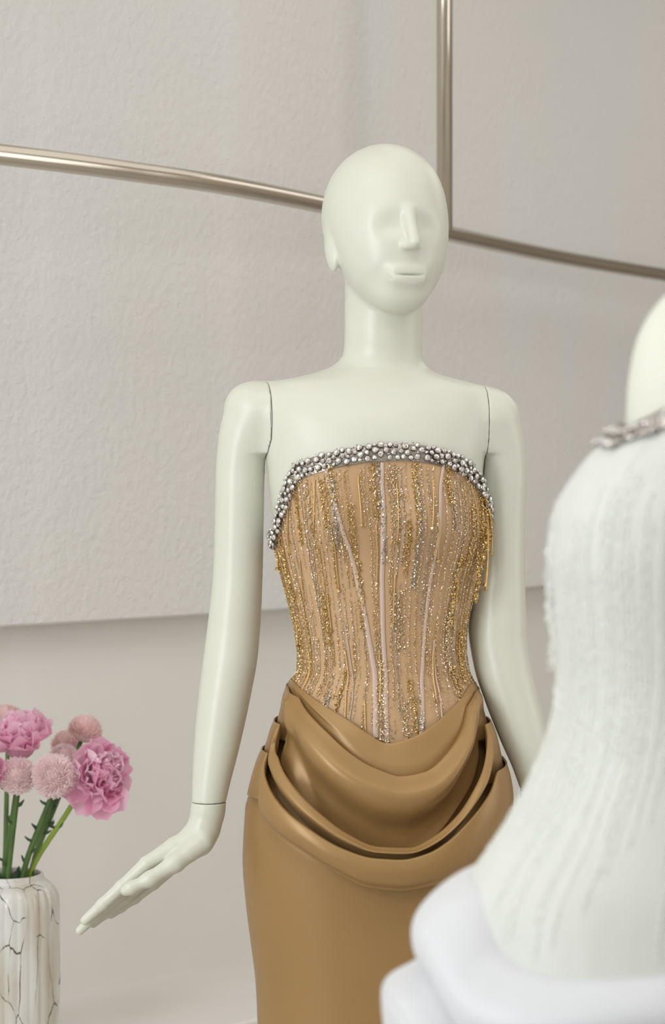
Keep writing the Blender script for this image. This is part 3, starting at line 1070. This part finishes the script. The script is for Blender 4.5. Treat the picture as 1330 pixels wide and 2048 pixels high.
for px, y1, y0, dx in ((630, 960, 1060, -3), (576, 1010, 1108, 2), (717, 950, 1050, 6), (752, 1050, 1165, 2), (793, 965, 1085, 0), (866, 960, 1055, -2), (875, 1035, 1120, 0), (942, 970, 1080, 14), (957, 1040, 1140, 4),
                       (668, 1085, 1180, 10), (790, 1150, 1250, -4), (690, 1300, 1440, 3), (758, 1300, 1400, 2), (618, 1305, 1385, -12), (866, 1300, 1400, 4), (915, 1160, 1260, -8), (655, 1190, 1260, 8), (600, 1120, 1200, 8), (730, 1400, 1470, 3)):
    t1, z1 = torso.solve(px, y1, .005)
    t2, z2 = torso.solve(px + dx, y0, .005)
    bugle((lambda a, b, za, zb: (lambda z: a + (b - a) * (za - z) / (za - zb)))(t1, t2, z1, z2), z1, z2)

# loose fringe hanging clear of the body at both sides
for pts, r_, key in (([(551, 1062, -.02), (554, 1100, -.022), (555, 1138, -.022)], .0008, 'gold_tube'), ([(590, 1235, -.03), (594, 1265, -.03), (595, 1290, -.03)], .0008, 'gold_tube'),
                     ([(972, 1000, -.04), (983, 1050, -.035), (984, 1108, -.035)], .0010, 'gold_tube'), ([(975, 1040, -.045), (976, 1120, -.045), (972, 1178, -.045)], .0009, 'gold_tube'),
                     ([(978, 1060, -.04), (975, 1120, -.04), (969, 1170, -.04)], .0009, 'gold_tube')):
    P = spline([U(a, b, 3.0 + c) for a, b, c in pts], 20)
    o = link('fringe_strand', tube_mesh('fringe_strand', P, r_, M[key], 6), gown)
    V, F = beads_np(P[-1:], .0032)
    link('end_bead', mesh_np('end_bead', V, F, M['gold'], smooth=False), o)
for pts in ([(962, 1000, -.05), (966, 1090, -.05), (960, 1150, -.05), (952, 1207, -.05)], [(978, 1010, -.035), (982, 1060, -.035), (976, 1105, -.035)], [(970, 990, -.045), (973, 1060, -.045), (965, 1130, -.045)],
            [(955, 1100, -.052), (956, 1150, -.052), (951, 1200, -.052)]):
    P = spline([U(a, b, 3.0 + c) for a, b, c in pts], 160) + rng.normal(size=(160, 3)) * .0011
    V, F = beads_np(P, .0014)
    link('fringe_strand', mesh_np('fringe_strand', V, F, M['gold'], smooth=False), gown)


# rhinestone band
def gem_mesh():
    V, F, mi = [], [], []
    n = 8
    rings = [(1.0, -.15), (1.0, .18), (.86, .30), (.84, .30), (.62, .58), (.34, .70)]
    for r_, h in rings:
        for k in range(n):
            a = 2 * math.pi * (k + .5) / n
            V.append((r_ * math.cos(a), r_ * math.sin(a), h))
    for j in range(len(rings) - 1):
        for k in range(n):
            k2 = (k + 1) % n
            F.append((j * n + k, j * n + k2, (j + 1) * n + k2, (j + 1) * n + k))
            mi.append(0 if j < 3 else 1)
    F.append(tuple((len(rings) - 1) * n + k for k in range(n)))
    mi.append(1)
    me = mesh_tris_quads('rhinestone', V, F, [M['bezel'], M['crystal']], False)
    me.polygons.foreach_set('material_index', mi)
    return me


GEM = gem_mesh()


def place_gem(P, N, r_, parent, name='rhinestone'):
    o = bpy.data.objects.new(name, GEM)
    COL.objects.link(o)
    q = Vector(N).to_track_quat('Z', 'Y')
    o.parent = parent
    o.rotation_euler = (q @ Matrix.Rotation(random.random() * 6.28, 3, 'Z').to_quaternion()).to_euler()
    o.scale = (r_, r_, r_)
    o.location = P
    return o


BW = .0215
vv = np.linspace(0, 1, 8)
Zband = (top + .001)[:, None] - BW * vv[None] * (1 + .0 * top[:, None])
Vband = surf(THB[:, None], Zband, .0016 + .0012 * np.sin(np.pi * vv)[None])
band = link('neckline_band', mesh_np('neckline_band', Vband.reshape(-1, 3), grid_quads(NB, 8, True, flip=True), M['bezel']), gown)
band['label'] = 'band of round clear rhinestones along the neckline'
# walk along the band by arc length
tt = np.linspace(-1.9, 1.75, 1500)
path = surf(tt, zt_f(tt), .002)
s = np.concatenate([[0], np.cumsum(np.linalg.norm(np.diff(path, axis=0), axis=1))])


def band_frame(sv, v):
    t = float(np.interp(sv, s, tt))
    z = float(zt_f(t))
    i = min(int(np.searchsorted(s, sv)), len(path) - 2)
    tan = path[i + 1] - path[max(i - 1, 0)]
    tan /= np.linalg.norm(tan)
    e = 1e-3
    p = surf(t, z, .002)
    du = surf(t + e, z, .002) - surf(t - e, z, .002)
    dv = surf(t, z + e, .002) - surf(t, z - e, .002)
    nrm = np.cross(du, dv)
    nrm /= np.linalg.norm(nrm)
    dn = np.cross(nrm, tan)
    dn /= np.linalg.norm(dn)
    if dn[2] > 0 and abs(dn[2]) > .2:
        dn = -dn
    elif abs(dn[2]) <= .2 and dn.dot(np.array([-math.copysign(1, t), 0, 0])) < 0:
        dn = -dn
    return p + dn * v, nrm


gn = 0
total = s[-1]
placed = []
tries = 0
while gn < 290 and tries < 60000:
    tries += 1
    r_ = .0044 if gn < 70 else (.0036 if gn < 170 else .0027)
    sv, v0 = rng.random() * total, rng.uniform(-.0005, .0175)
    if any(abs(sv - a) < .009 and (sv - a) ** 2 + (v0 - b) ** 2 < ((r_ + c) * .97) ** 2 for a, b, c in placed):
        if tries % 400 == 0:
            gn += 1
        continue
    placed.append((sv, v0, r_))
    p, nrm = band_frame(sv, v0)
    place_gem(p + nrm * (.0010 + rng.random() * .0020), nrm + rng.normal(size=3) * .22, r_, band)
    gn += 1
Pf = []
for _ in range(1100):
    p, nrm = band_frame(rng.random() * total, rng.uniform(-.0035, .0205))
    Pf.append(p + nrm * rng.uniform(.0, .0018))
V, F = beads_np(np.array(Pf), .0011, 1.0)
o = link('small_beads', mesh_np('small_beads', V, F, M['silver'], smooth=False), band)
o['kind'] = 'stuff'

# ------------------------------------------------------------------ foreground mannequin and white gown
DF = 1.5
FG_C = 1475


FG_CEN = pchip([200, 480, 583, 760, 1000, 1300, 1700, 5000], [1615, 1610, 1580, 1545, 1520, 1500, 1475, 1475])


def fgrow(py, L, df, db, n=2.2, cy=0.0):
    c = float(FG_CEN(py))
    if py < 560:
        L = {200: 1462, 480: 1458, 520: 1448, 548: 1410}[py]
    return (py, L, 2 * c - L, df, db, n, cy)


FG_BODY = [fgrow(200, 1405, .04, .05, 2.0), fgrow(480, 1402, .045, .05, 2.0), fgrow(520, 1396, .046, .052, 2.0), fgrow(548, 1375, .050, .056, 2.0), fgrow(566, 1362, .054, .062, 2.0),
           fgrow(583, 1330, .058, .066, 2.1), fgrow(604, 1309, .062, .070), fgrow(640, 1284, .068, .074), fgrow(680, 1266, .073, .078), fgrow(720, 1256, .077, .080), fgrow(760, 1250, .079, .082),
           fgrow(800, 1247, .080, .082), fgrow(845, 1245, .082, .082), fgrow(862, 1234, .084, .084), fgrow(890, 1206, .088, .088), fgrow(930, 1170, .094, .092), fgrow(960, 1150, .098, .094), fgrow(1000, 1126, .102, .096),
           fgrow(1040, 1113, .104, .096), fgrow(1100, 1107, .104, .094), fgrow(1200, 1113, .100, .090), fgrow(1300, 1122, .096, .086), fgrow(1350, 1125, .095, .086), fgrow(1400, 1121, .096, .088), fgrow(1450, 1111, .098, .090),
           fgrow(1500, 1096, .101, .094), fgrow(1560, 1069, .106, .100), fgrow(1600, 1047, .110, .105), fgrow(1650, 1018, .114, .110), fgrow(1700, 985, .118, .116), fgrow(1740, 957, .121, .120), fgrow(1800, 930, .124, .126),
           fgrow(1900, 915, .128, .130), fgrow(2000, 905, .130, .130), fgrow(2200, 900, .13, .13), fgrow(2800, 920, .125, .125), fgrow(3600, 950, .12, .12), fgrow(4400, 860, .16, .18), fgrow(4870, 760, .2, .22)]
fg = Loft(FG_BODY, DF)
XF = (FG_C - 665) * DF / FPX
man2 = thing('mannequin', (XF, DF - 3, 0), 'blurred cream mannequin close to the camera wearing the white gown', 'mannequin')
zz = np.linspace(zof(890, DF), zof(430, DF), 90)
t48 = np.linspace(-np.pi, np.pi, 64, endpoint=False)
V = fg.pt(t48[:, None], zz[None], -.003).reshape(-1, 3)
# torso and neck, then an egg-shaped head
zneck = zof(430, DF)
XH = (1612 - 665) * DF / FPX
cyv = DF - 3
xs = axis([(XH - .125, XH + .125, .0020)])
ys = axis([(cyv - .125, cyv + .125, .0020)])
zsx = axis([(zneck - .04, zneck + .27, .0020)])
X, Y, Z = mesh3(xs, ys, zsx)
f = head_sdf(X, Y, Z, (XH, cyv, zof(-27, DF)), -2.5)
f = smin(f, cone(X, Y, Z, (XH, cyv, zneck - .06), (XH, cyv, zneck + .12), .0485, .0485), .008)
f = f.astype(np.float32)
f[:, :, 0] = np.abs(f[:, :, 0]) + 1e-3
Vh, Qh = surface_nets(f, xs, ys, zsx)
V2 = np.vstack([V, Vh])
Q2 = np.vstack([grid_quads(64, 90, True), Qh + len(V)])
link('body', mesh_np('body', V2, Q2, M['cream']), man2)
zz = np.linspace(0.012, zof(892, DF), 70)
V = fg.pt(t48[:, None], zz[None], -.012).reshape(-1, 3)
link('lower_body', mesh_np('lower_body', V, grid_quads(64, 70, True), M['cream']), man2)
link('base_plate', tube_mesh('base_plate', [(XF, cyv, 0), (XF, cyv, .012)], .16, M['steel'], 48), man2)

gown2 = thing('evening_gown', (XF, cyv, 0), 'blurred white beaded gown with satin drape in the right foreground', 'gown')
TOP2 = fg.curve([(1244, 852), (1252, 858), (1270, 850), (1300, 838), (1330, 822), (1400, 808), (1475, 806)], .004, back_py=860)
T2 = np.linspace(-np.pi, np.pi, 200, endpoint=False)
BOT2p = [(930, 1762), (938, 1800), (952, 1850), (985, 1910), (1040, 1945), (1120, 1962), (1240, 1962), (1330, 1955), (1475, 1945), (1600, 1930), (1850, 1880), (2005, 1790)]
B2 = fg.curve(BOT2p, .01, back_py=1740)
z1, z0 = TOP2(T2), B2(T2) - .01
tv2 = np.linspace(0, 1, 90)
Zg = z1[:, None] + (z0 - z1)[:, None] * tv2[None]
link('bodice', mesh_np('bodice', fg.pt(T2[:, None], Zg, .002).reshape(-1, 3), grid_quads(200, 90, True, flip=True), M['white_mesh']), gown2)
bw2 = np.linspace(0, 1, 6)
Zb2 = (z1 + .002)[:, None] - .013 * bw2[None]
band2 = link('neckline_band', mesh_np('neckline_band', fg.pt(T2[:, None], Zb2, .0045 + .001 * np.sin(np.pi * bw2)[None]).reshape(-1, 3), grid_quads(200, 6, True, flip=True), M['bezel']), gown2)
tg2 = np.linspace(-1.6, 1.6, 66)
for row in (0, 1):
    for t in tg2 + (.017 if row else 0):
        z = float(TOP2(t)) - .0025 - .0075 * row + rng.normal() * .0007
        p = fg.pt(t, z, .0055)
        e = 1e-3
        nrm = np.cross(fg.pt(t + e, z, .005) - fg.pt(t - e, z, .005), fg.pt(t, z + e, .005) - fg.pt(t, z - e, .005))
        nrm /= np.linalg.norm(nrm) + 1e-12
        place_gem(p, nrm + rng.normal(size=3) * .2, float(rng.choice([.0020, .0028, .0034])), band2)
fgs = lambda th, z, off: fg.pt(th, z, off + .002)
for i in range(84):
    t = -1.7 + 3.0 * i / 83 + rng.normal() * .01
    zt_, zb_ = float(TOP2(t)) - .014, float(B2(t)) + .004
    L = zt_ - zb_
    a = rng.uniform(0, .35)
    b = rng.uniform(.55, 1.0)
    strand((lambda q: (lambda z: q + 0 * z))(t), zt_ - L * a, zt_ - L * b, 'white_bead', size=.0009, step=.0026, jit=.0005, rows=1, off=.0006, parent=gown2, sf=fgs)
for px, y1, y0 in ((1104, 1150, 1335), (1097, 1100, 1240), (1118, 1375, 1425), (1036, 1800, 1880)):
    t, z = fg.solve(px, y1)
    P0 = U(px, y1, DF + (float(fg.pt(t, z, .004)[1]) + 1.5))
    P1 = P0.copy()
    P1[2] -= (y0 - y1) * DF / FPX
    P = np.linspace(P0, P1, 70) + rng.normal(size=(70, 3)) * .0008
    Vq, Fq = beads_np(P, .0014)
    link('fringe_strand', mesh_np('fringe_strand', Vq, Fq, M['white_bead'], smooth=False), gown2)
# satin drape: rolled swag around the hips and the skirt below it
SW = np.linspace(-np.pi, np.pi, 260, endpoint=False)
b2 = B2(SW)
roll = 0.5 + 0.5 * np.clip(-np.sin(SW), 0, 1)
c1 = np.clip(np.cos(SW), 0, 1)
sd = np.clip(-np.sin(SW), 0, 1) ** 2
h2 = mix(.055, .045, c1)
sheet('satin_drape', [(b2 - .02, .000), (b2 - .004, .001), (b2, .0026), (b2 - .005 - .004 * sd, .010 + .006 * sd), (b2 - .018 - .010 * sd, .018 + .012 * sd), (b2 - .034 - .010 * sd, .016 + .014 * sd), (b2 - .048 - .008 * sd, .012 + .010 * sd), (b2 - .056 - .006 * sd, .006), (b2 - .05, .002)],
      50, mat_=M['white_satin'], loft=fg, parent=gown2, TH=SW)
zq = [b2 - .046 - .004 * sd, b2 - .056 - .008 * sd, b2 - .066 - .006 * sd, b2 - .085] + [np.minimum(b2 - .12, z) for z in (zof(2300, DF), zof(2700, DF), zof(3400, DF), zof(4200, DF), zof(4700, DF), 0.004)]
oq = [.002, .008 + .018 * sd, .012 + .030 * sd, .014 + .032 * sd] + [.012 + .02 * sd] * 6
sheet('skirt', list(zip(zq, oq)), 90, mat_=M['white_satin'], loft=fg, parent=gown2, TH=SW)

# ------------------------------------------------------------------ vase and flowers
DV = 3.7
KV = DV / FPX
VX, VY = U(14, 0, DV)[0], DV - 3
vase = thing('vase', (VX, VY, ZL), 'fluted off-white vase with brown crackled glaze on the ledge', 'vase')
zm = zof(1747, DV)
Hh = zm - ZL
prof = [(.0, .070), (.006, .079), (.02, .083), (.10, .084), (.20, .0838), (Hh - .045, .083), (Hh - .030, .080), (Hh - .020, .0745), (Hh - .013, .066), (Hh - .009, .0605), (Hh - .004, .0585), (Hh, .0575), (Hh + .0008, .0555), (Hh - .001, .0535), (Hh - .012, .054), (Hh - .04, .070), (.03, .074), (.02, .02)]
ps = spline(prof, 160)
ta = np.linspace(0, 2 * np.pi, 312, endpoint=False)
flw = np.clip((Hh - .012 - ps[:, 0]) / .014, 0, 1) * np.clip(ps[:, 0] / .01, 0, 1)
outer = np.arange(len(ps)) < int(160 * 11.5 / 17)
fl = .0026 * (np.abs(np.sin(13 * ta + .35)) ** 0.75 - .6)
V = np.zeros((312, 160, 3))
rr = ps[None, :, 1] + fl[:, None] * (flw * outer)[None]
V[:, :, 0] = VX + rr * np.cos(ta)[:, None]
V[:, :, 1] = VY + rr * np.sin(ta)[:, None]
V[:, :, 2] = ZL + ps[None, :, 0]
o = link('vase_body', mesh_np('vase_body', V.reshape(-1, 3), grid_quads(312, 160, True), M['vase']), vase)


def petal_variants(n, w, l, cup, ruff, seedk):
    out = []
    for k in range(n):
        r_ = np.random.default_rng(seedk + k)
        nu, nv = 9, 8
        u = np.linspace(-1, 1, nu)
        v = np.linspace(0, 1, nv)
        UU, VV = np.meshgrid(u, v, indexing='ij')
        wid = w * (0.22 + 0.78 * np.sin(np.clip(VV, 0, 1) ** .8 * np.pi * .80) ** .7)
        ph, fr = r_.random() * 6.28, r_.uniform(2.0, 4.0)
        x = UU * wid
        y = VV * l * (1 - .26 * UU ** 2 * VV ** 2 - .05 * np.cos(UU * fr * 2 + ph) * VV ** 3)
        z = cup * (UU ** 2 * .55 + (VV - .15) ** 2 * .9) * w + ruff * np.sin(UU * fr * 1.6 + ph) * VV ** 2 * w
        Vp = np.stack([x, y, z], -1).reshape(-1, 3)
        out.append((Vp, grid_quads(nu, nv)))
    return out


def place_petal(me, parent, C, az, el, size, axisq, inset, roll=0.0, base=None):
    """petal standing on the flower's surface; az/el in the flower's own frame"""
    o = bpy.data.objects.new('petal', me)
    COL.objects.link(o)
    up = Vector((math.cos(az) * math.cos(el), math.sin(az) * math.cos(el), math.sin(el)))
    # petal length axis = up, its hollow faces the flower's axis
    face = Vector((0, 0, 1)) - up * up.z
    if face.length < .05:
        face = Vector((math.cos(az + 1.5), math.sin(az + 1.5), 0))
    face.normalize()
    xax = up.cross(face).normalized()
    Rm = Matrix((xax, up, face)).transposed()
    Rm = axisq.to_matrix() @ Rm @ Matrix.Rotation(roll, 3, 'Y')
    o.parent = parent
    o.matrix_parent_inverse = Matrix.Translation(-Vector(base))
    o.rotation_euler = Rm.to_euler()
    o.scale = (size, size, size)
    o.location = Vector(C) + (axisq.to_matrix() @ up) * inset
    return o


bigp = petal_variants(4, .026, .046, 1.0, .16, 11)
midp = petal_variants(5, .016, .030, 1.1, .30, 41)
smallp = petal_variants(5, .0095, .020, 1.2, .42, 71)
ME_BIG = [mesh_np('petal', a, b, M['petal' if i % 2 else 'petal_deep']) for i, (a, b) in enumerate(bigp)]
ME_MID = [mesh_np('petal', a, b, M[('petal', 'petal_pale', 'petal_deep')[i % 3]]) for i, (a, b) in enumerate(midp)]
ME_SMALL = [mesh_np('petal', a, b, M[('petal', 'petal_pale', 'petal_deep', 'petal', 'petal_pale')[i % 5]]) for i, (a, b) in enumerate(smallp)]


def stem_to(parent, C, basept, r_, matk, leaves=6, sag=.0):
    """basept: stem foot inside the vase"""
    B = np.array(basept)
    C = np.array(C)
    t_ = (zm - B[2]) / (C[2] - B[2])
    rimp = B + (C - B) * t_
    dxy = rimp[:2] - np.array([VX, VY])
    dl_ = np.linalg.norm(dxy)
    if dl_ > .040:
        rimp[:2] = np.array([VX, VY]) + dxy * .040 / dl_
    P = spline([B, rimp, rimp + (C - rimp) * .55 + np.array([0, 0, .003]), C], 16)
    st = link('stem', tube_mesh('stem', P, np.linspace(r_ * 1.1, r_ * .85, 16), M[matk], 10), parent)
    for k in range(leaves):
        t = rng.uniform(.36, .95)
        i = int(t * 15)
        p = P[i]
        a = rng.uniform(0, 6.28)
        out = np.array([math.cos(a), math.sin(a) * .6, rng.uniform(.2, .8)])
        out /= np.linalg.norm(out)
        Lf = rng.uniform(.007, .013)
        q = spline([p, p + out * (r_ + Lf * .5), p + out * (r_ + Lf) + np.array([0, 0, .003])], 5)
        link('leaf_stub', tube_mesh('leaf_stub', q, [.0022, .0026, .0022, .0016, .0006], M['leaf'], 6), st)
    return st


def peony(px, py, d, R_, facing, foot, label, matk='stem_light', n_in=(34, 24), guard=8, droop=None):
    C = U(px, py, d)
    t = thing('peony', C, label, 'flower', 'cut flowers in the crackled vase')
    q = Vector(facing).to_track_quat('Z', 'Y')
    sc = R_ / .046
    # dense heart
    for k in range(n_in[1]):
        az = k * 2.39996
        el = math.radians(25 + 62 * ((k + .5) / n_in[1]))
        place_petal(ME_SMALL[k % 5], t, C, az, el + rng.normal() * .1, sc * rng.uniform(1.0, 1.35), q, R_ * rng.uniform(.38, .52), rng.normal() * .5, C)
    for k in range(n_in[0]):
        az = k * 2.39996 + 1
        el = math.radians(-5 + 70 * ((k + .5) / n_in[0]))
        place_petal(ME_MID[k % 5], t, C, az, el + rng.normal() * .1, sc * rng.uniform(.9, 1.15), q, R_ * rng.uniform(.26, .40), rng.normal() * .4, C)
    for k in range(guard):
        az = 2 * math.pi * k / guard + rng.normal() * .12
        el = math.radians(rng.uniform(-12, 14))
        place_petal(ME_BIG[k % 4], t, C, az, el, sc * rng.uniform(.9, 1.1), q, R_ * .12, rng.normal() * .15, C)
    for i_, (upv, facev, s_, ins) in enumerate(droop or []):
        up_, fc = Vector(upv).normalized(), Vector(facev)
        fc = (fc - up_ * fc.dot(up_)).normalized()
        Rm = Matrix((up_.cross(fc), up_, fc)).transposed()
        o = bpy.data.objects.new('petal', ME_BIG[i_ % 4])
        COL.objects.link(o)
        o.parent = t
        o.matrix_parent_inverse = Matrix.Translation(-Vector(C))
        o.rotation_euler = Rm.to_euler()
        o.scale = (sc * s_,) * 3
        o.location = Vector(C) + up_ * R_ * ins
    # core that closes the gaps between petals
    core = []
    Vc, Fc = [], []
    nu, nv = 20, 12
    u = np.linspace(0, 2 * np.pi, nu, endpoint=False)
    v = np.linspace(-.5 * np.pi, .5 * np.pi, nv)
    X_ = np.cos(u)[:, None] * np.cos(v)[None]
    Y_ = np.sin(u)[:, None] * np.cos(v)[None]
    Z_ = np.sin(v)[None] * np.ones((nu, 1))
    Vc = np.stack([X_, Y_, Z_], -1).reshape(-1, 3) * R_ * .52 + C
    link('flower_heart', mesh_np('flower_heart', Vc, grid_quads(nu, nv, True), M['petal_deep']), t)
    stem_to(t, C - np.array(Vector(facing).normalized()) * R_ * .4, foot, .0045, matk, 3)
    return t


def pompom(px, py, d, R_, facing, foot, label, matk='pompom', stemk='stem', nP=560, flat=.88):
    C = U(px, py, d)
    t = thing('pompom_chrysanthemum', C, label, 'flower', 'cut flowers in the crackled vase')
    q = np.array(Vector(facing).to_track_quat('Z', 'Y').to_matrix())
    Vs, Fs = [], []
    k = np.arange(nP)
    el = np.arcsin(1 - 1.55 * (k + .5) / nP)
    az = k * 2.39996
    nV = 0
    for e_, a_ in zip(el, az):
        n = np.array([math.cos(a_) * math.cos(e_), math.sin(a_) * math.cos(e_), math.sin(e_)])
        side = np.cross(n, [0, 0, 1.0])
        side /= np.linalg.norm(side) + 1e-9
        upv = np.cross(side, n)
        r0, r1 = R_ * .55, R_ * rng.uniform(.93, 1.07)
        w_ = R_ * .060
        cu = R_ * rng.uniform(.02, .10)
        tip = n * r1 + upv * cu * 1.2
        pts = [n * r0 - side * w_ * .7, n * r0 + side * w_ * .7, n * (r0 + r1) / 2 + side * w_ - upv * cu * .2, n * (r0 + r1) / 2 - side * w_ - upv * cu * .2, tip * .97 + side * w_ * .7, tip * .97 - side * w_ * .7, tip * 1.02,
               n * (r0 + r1) / 2 - upv * cu * .9]
        Vs += [p * np.array([1, 1, flat]) for p in pts]
        b = nV
        Fs += [(b, b + 7, b + 3), (b, b + 1, b + 7), (b + 1, b + 2, b + 7), (b + 3, b + 7, b + 5), (b + 7, b + 4, b + 5), (b + 7, b + 2, b + 4), (b + 5, b + 4, b + 6)]
        nV += 8
    Vs = np.array(Vs) @ q.T + C
    o = link('florets', mesh_np('florets', Vs, np.array(Fs), M[matk], smooth=False), t)
    o['kind'] = 'stuff'
    nu, nv = 24, 14
    u = np.linspace(0, 2 * np.pi, nu, endpoint=False)
    v = np.linspace(-.5 * np.pi, .5 * np.pi, nv)
    S = np.stack([np.cos(u)[:, None] * np.cos(v)[None], np.sin(u)[:, None] * np.cos(v)[None], np.sin(v)[None] * np.ones((nu, 1)) * flat], -1).reshape(-1, 3) * R_ * .70
    S = S @ q.T + C
    link('flower_heart', mesh_np('flower_heart', S, grid_quads(nu, nv, True), M[matk]), t)
    stem_to(t, C - q[:, 2] * R_ * .6, foot, .0042, stemk, 7)
    return t


def foot(dx, dy):
    return (VX + dx, VY + dy, zm - .12)


def rim(px):
    return None


peony(196, 1545, 3.64, 58 * KV, (.55, -.75, .25), foot(.012, -.010), 'pink peony with drooping outer petals, rightmost in the vase',
      droop=[((-.75, -.2, -.65), (-.2, -1, .2), 1.0, .45), ((-.35, -.25, -.9), (0, -1, .1), 1.05, .55), ((.15, -.2, -1), (.1, -1, .1), 1.05, .6), ((.5, -.1, -.85), (.2, -1, .1), .95, .6)])
peony(40, 1487, 3.66, 62 * KV, (-.1, -.42, .9), foot(-.020, -.012), 'large pink peony seen from the side behind the pompom blooms', 'stem')
peony(-32, 1548, 3.62, 44 * KV, (-.3, -.8, .4), foot(-.034, -.012), 'pink peony cut off by the left edge of the photo', 'stem')
pompom(35, 1552, 3.62, 38 * KV, (-.05, -.75, .65), foot(-.008, -.030), 'pale pink pompom bloom below the large peony')
pompom(108, 1552, 3.61, 44 * KV, (-.15, -.85, .45), foot(.020, -.026), 'pale pink pompom bloom between the two peonies')
pompom(170, 1462, 3.74, 38 * KV, (.35, .15, .92), foot(.020, .020), 'dusty pink pompom bloom topmost on the right above the peony', 'pompom_dark')
pompom(132, 1488, 3.80, 32 * KV, (-.2, -.2, .9), foot(.008, .026), 'dusty pink pompom bloom half hidden behind the others', 'pompom_dark')
pompom(128, 1515, 3.72, 30 * KV, (0, -.5, .8), foot(.030, .012), 'small pale pompom bloom peeking out over the front pompom')
pompom(14, 1440, 3.80, 36 * KV, (-.1, -.1, 1), foot(-.012, .028), 'dusty rose pompom bloom at the top left behind the large peony', 'pompom_dark')

fol = thing('foliage_bunch', (VX, VY, zm - .12), 'dark green leaves bunched in the mouth of the crackled vase', 'leaves')
for k in range(26):
    a = k * 2.39996
    rad = .046 * math.sqrt((k + .5) / 26)
    b0 = np.array([VX + rad * .75 * math.cos(a), VY + rad * .75 * math.sin(a), zm - .06])
    tipv = np.array([VX + (rad + .010) * math.cos(a), VY + (rad + .010) * math.sin(a), zm + rng.uniform(-.012, .010)])
    side = np.array([-math.sin(a + .6), math.cos(a + .6), 0.1])
    P = spline([b0, (b0 + tipv) / 2 + np.array([0, 0, .006]), tipv], 8)
    wv = .009 * np.sin(np.linspace(.25, 1, 8) * math.pi * .98) ** .8
    V = np.stack([P - side * wv[:, None], P + np.array([.0, -.0015, .0]), P + side * wv[:, None]], 0).reshape(-1, 3)
    link('leaf', mesh_np('leaf', V, grid_quads(3, 8), M['leaf']), fol)
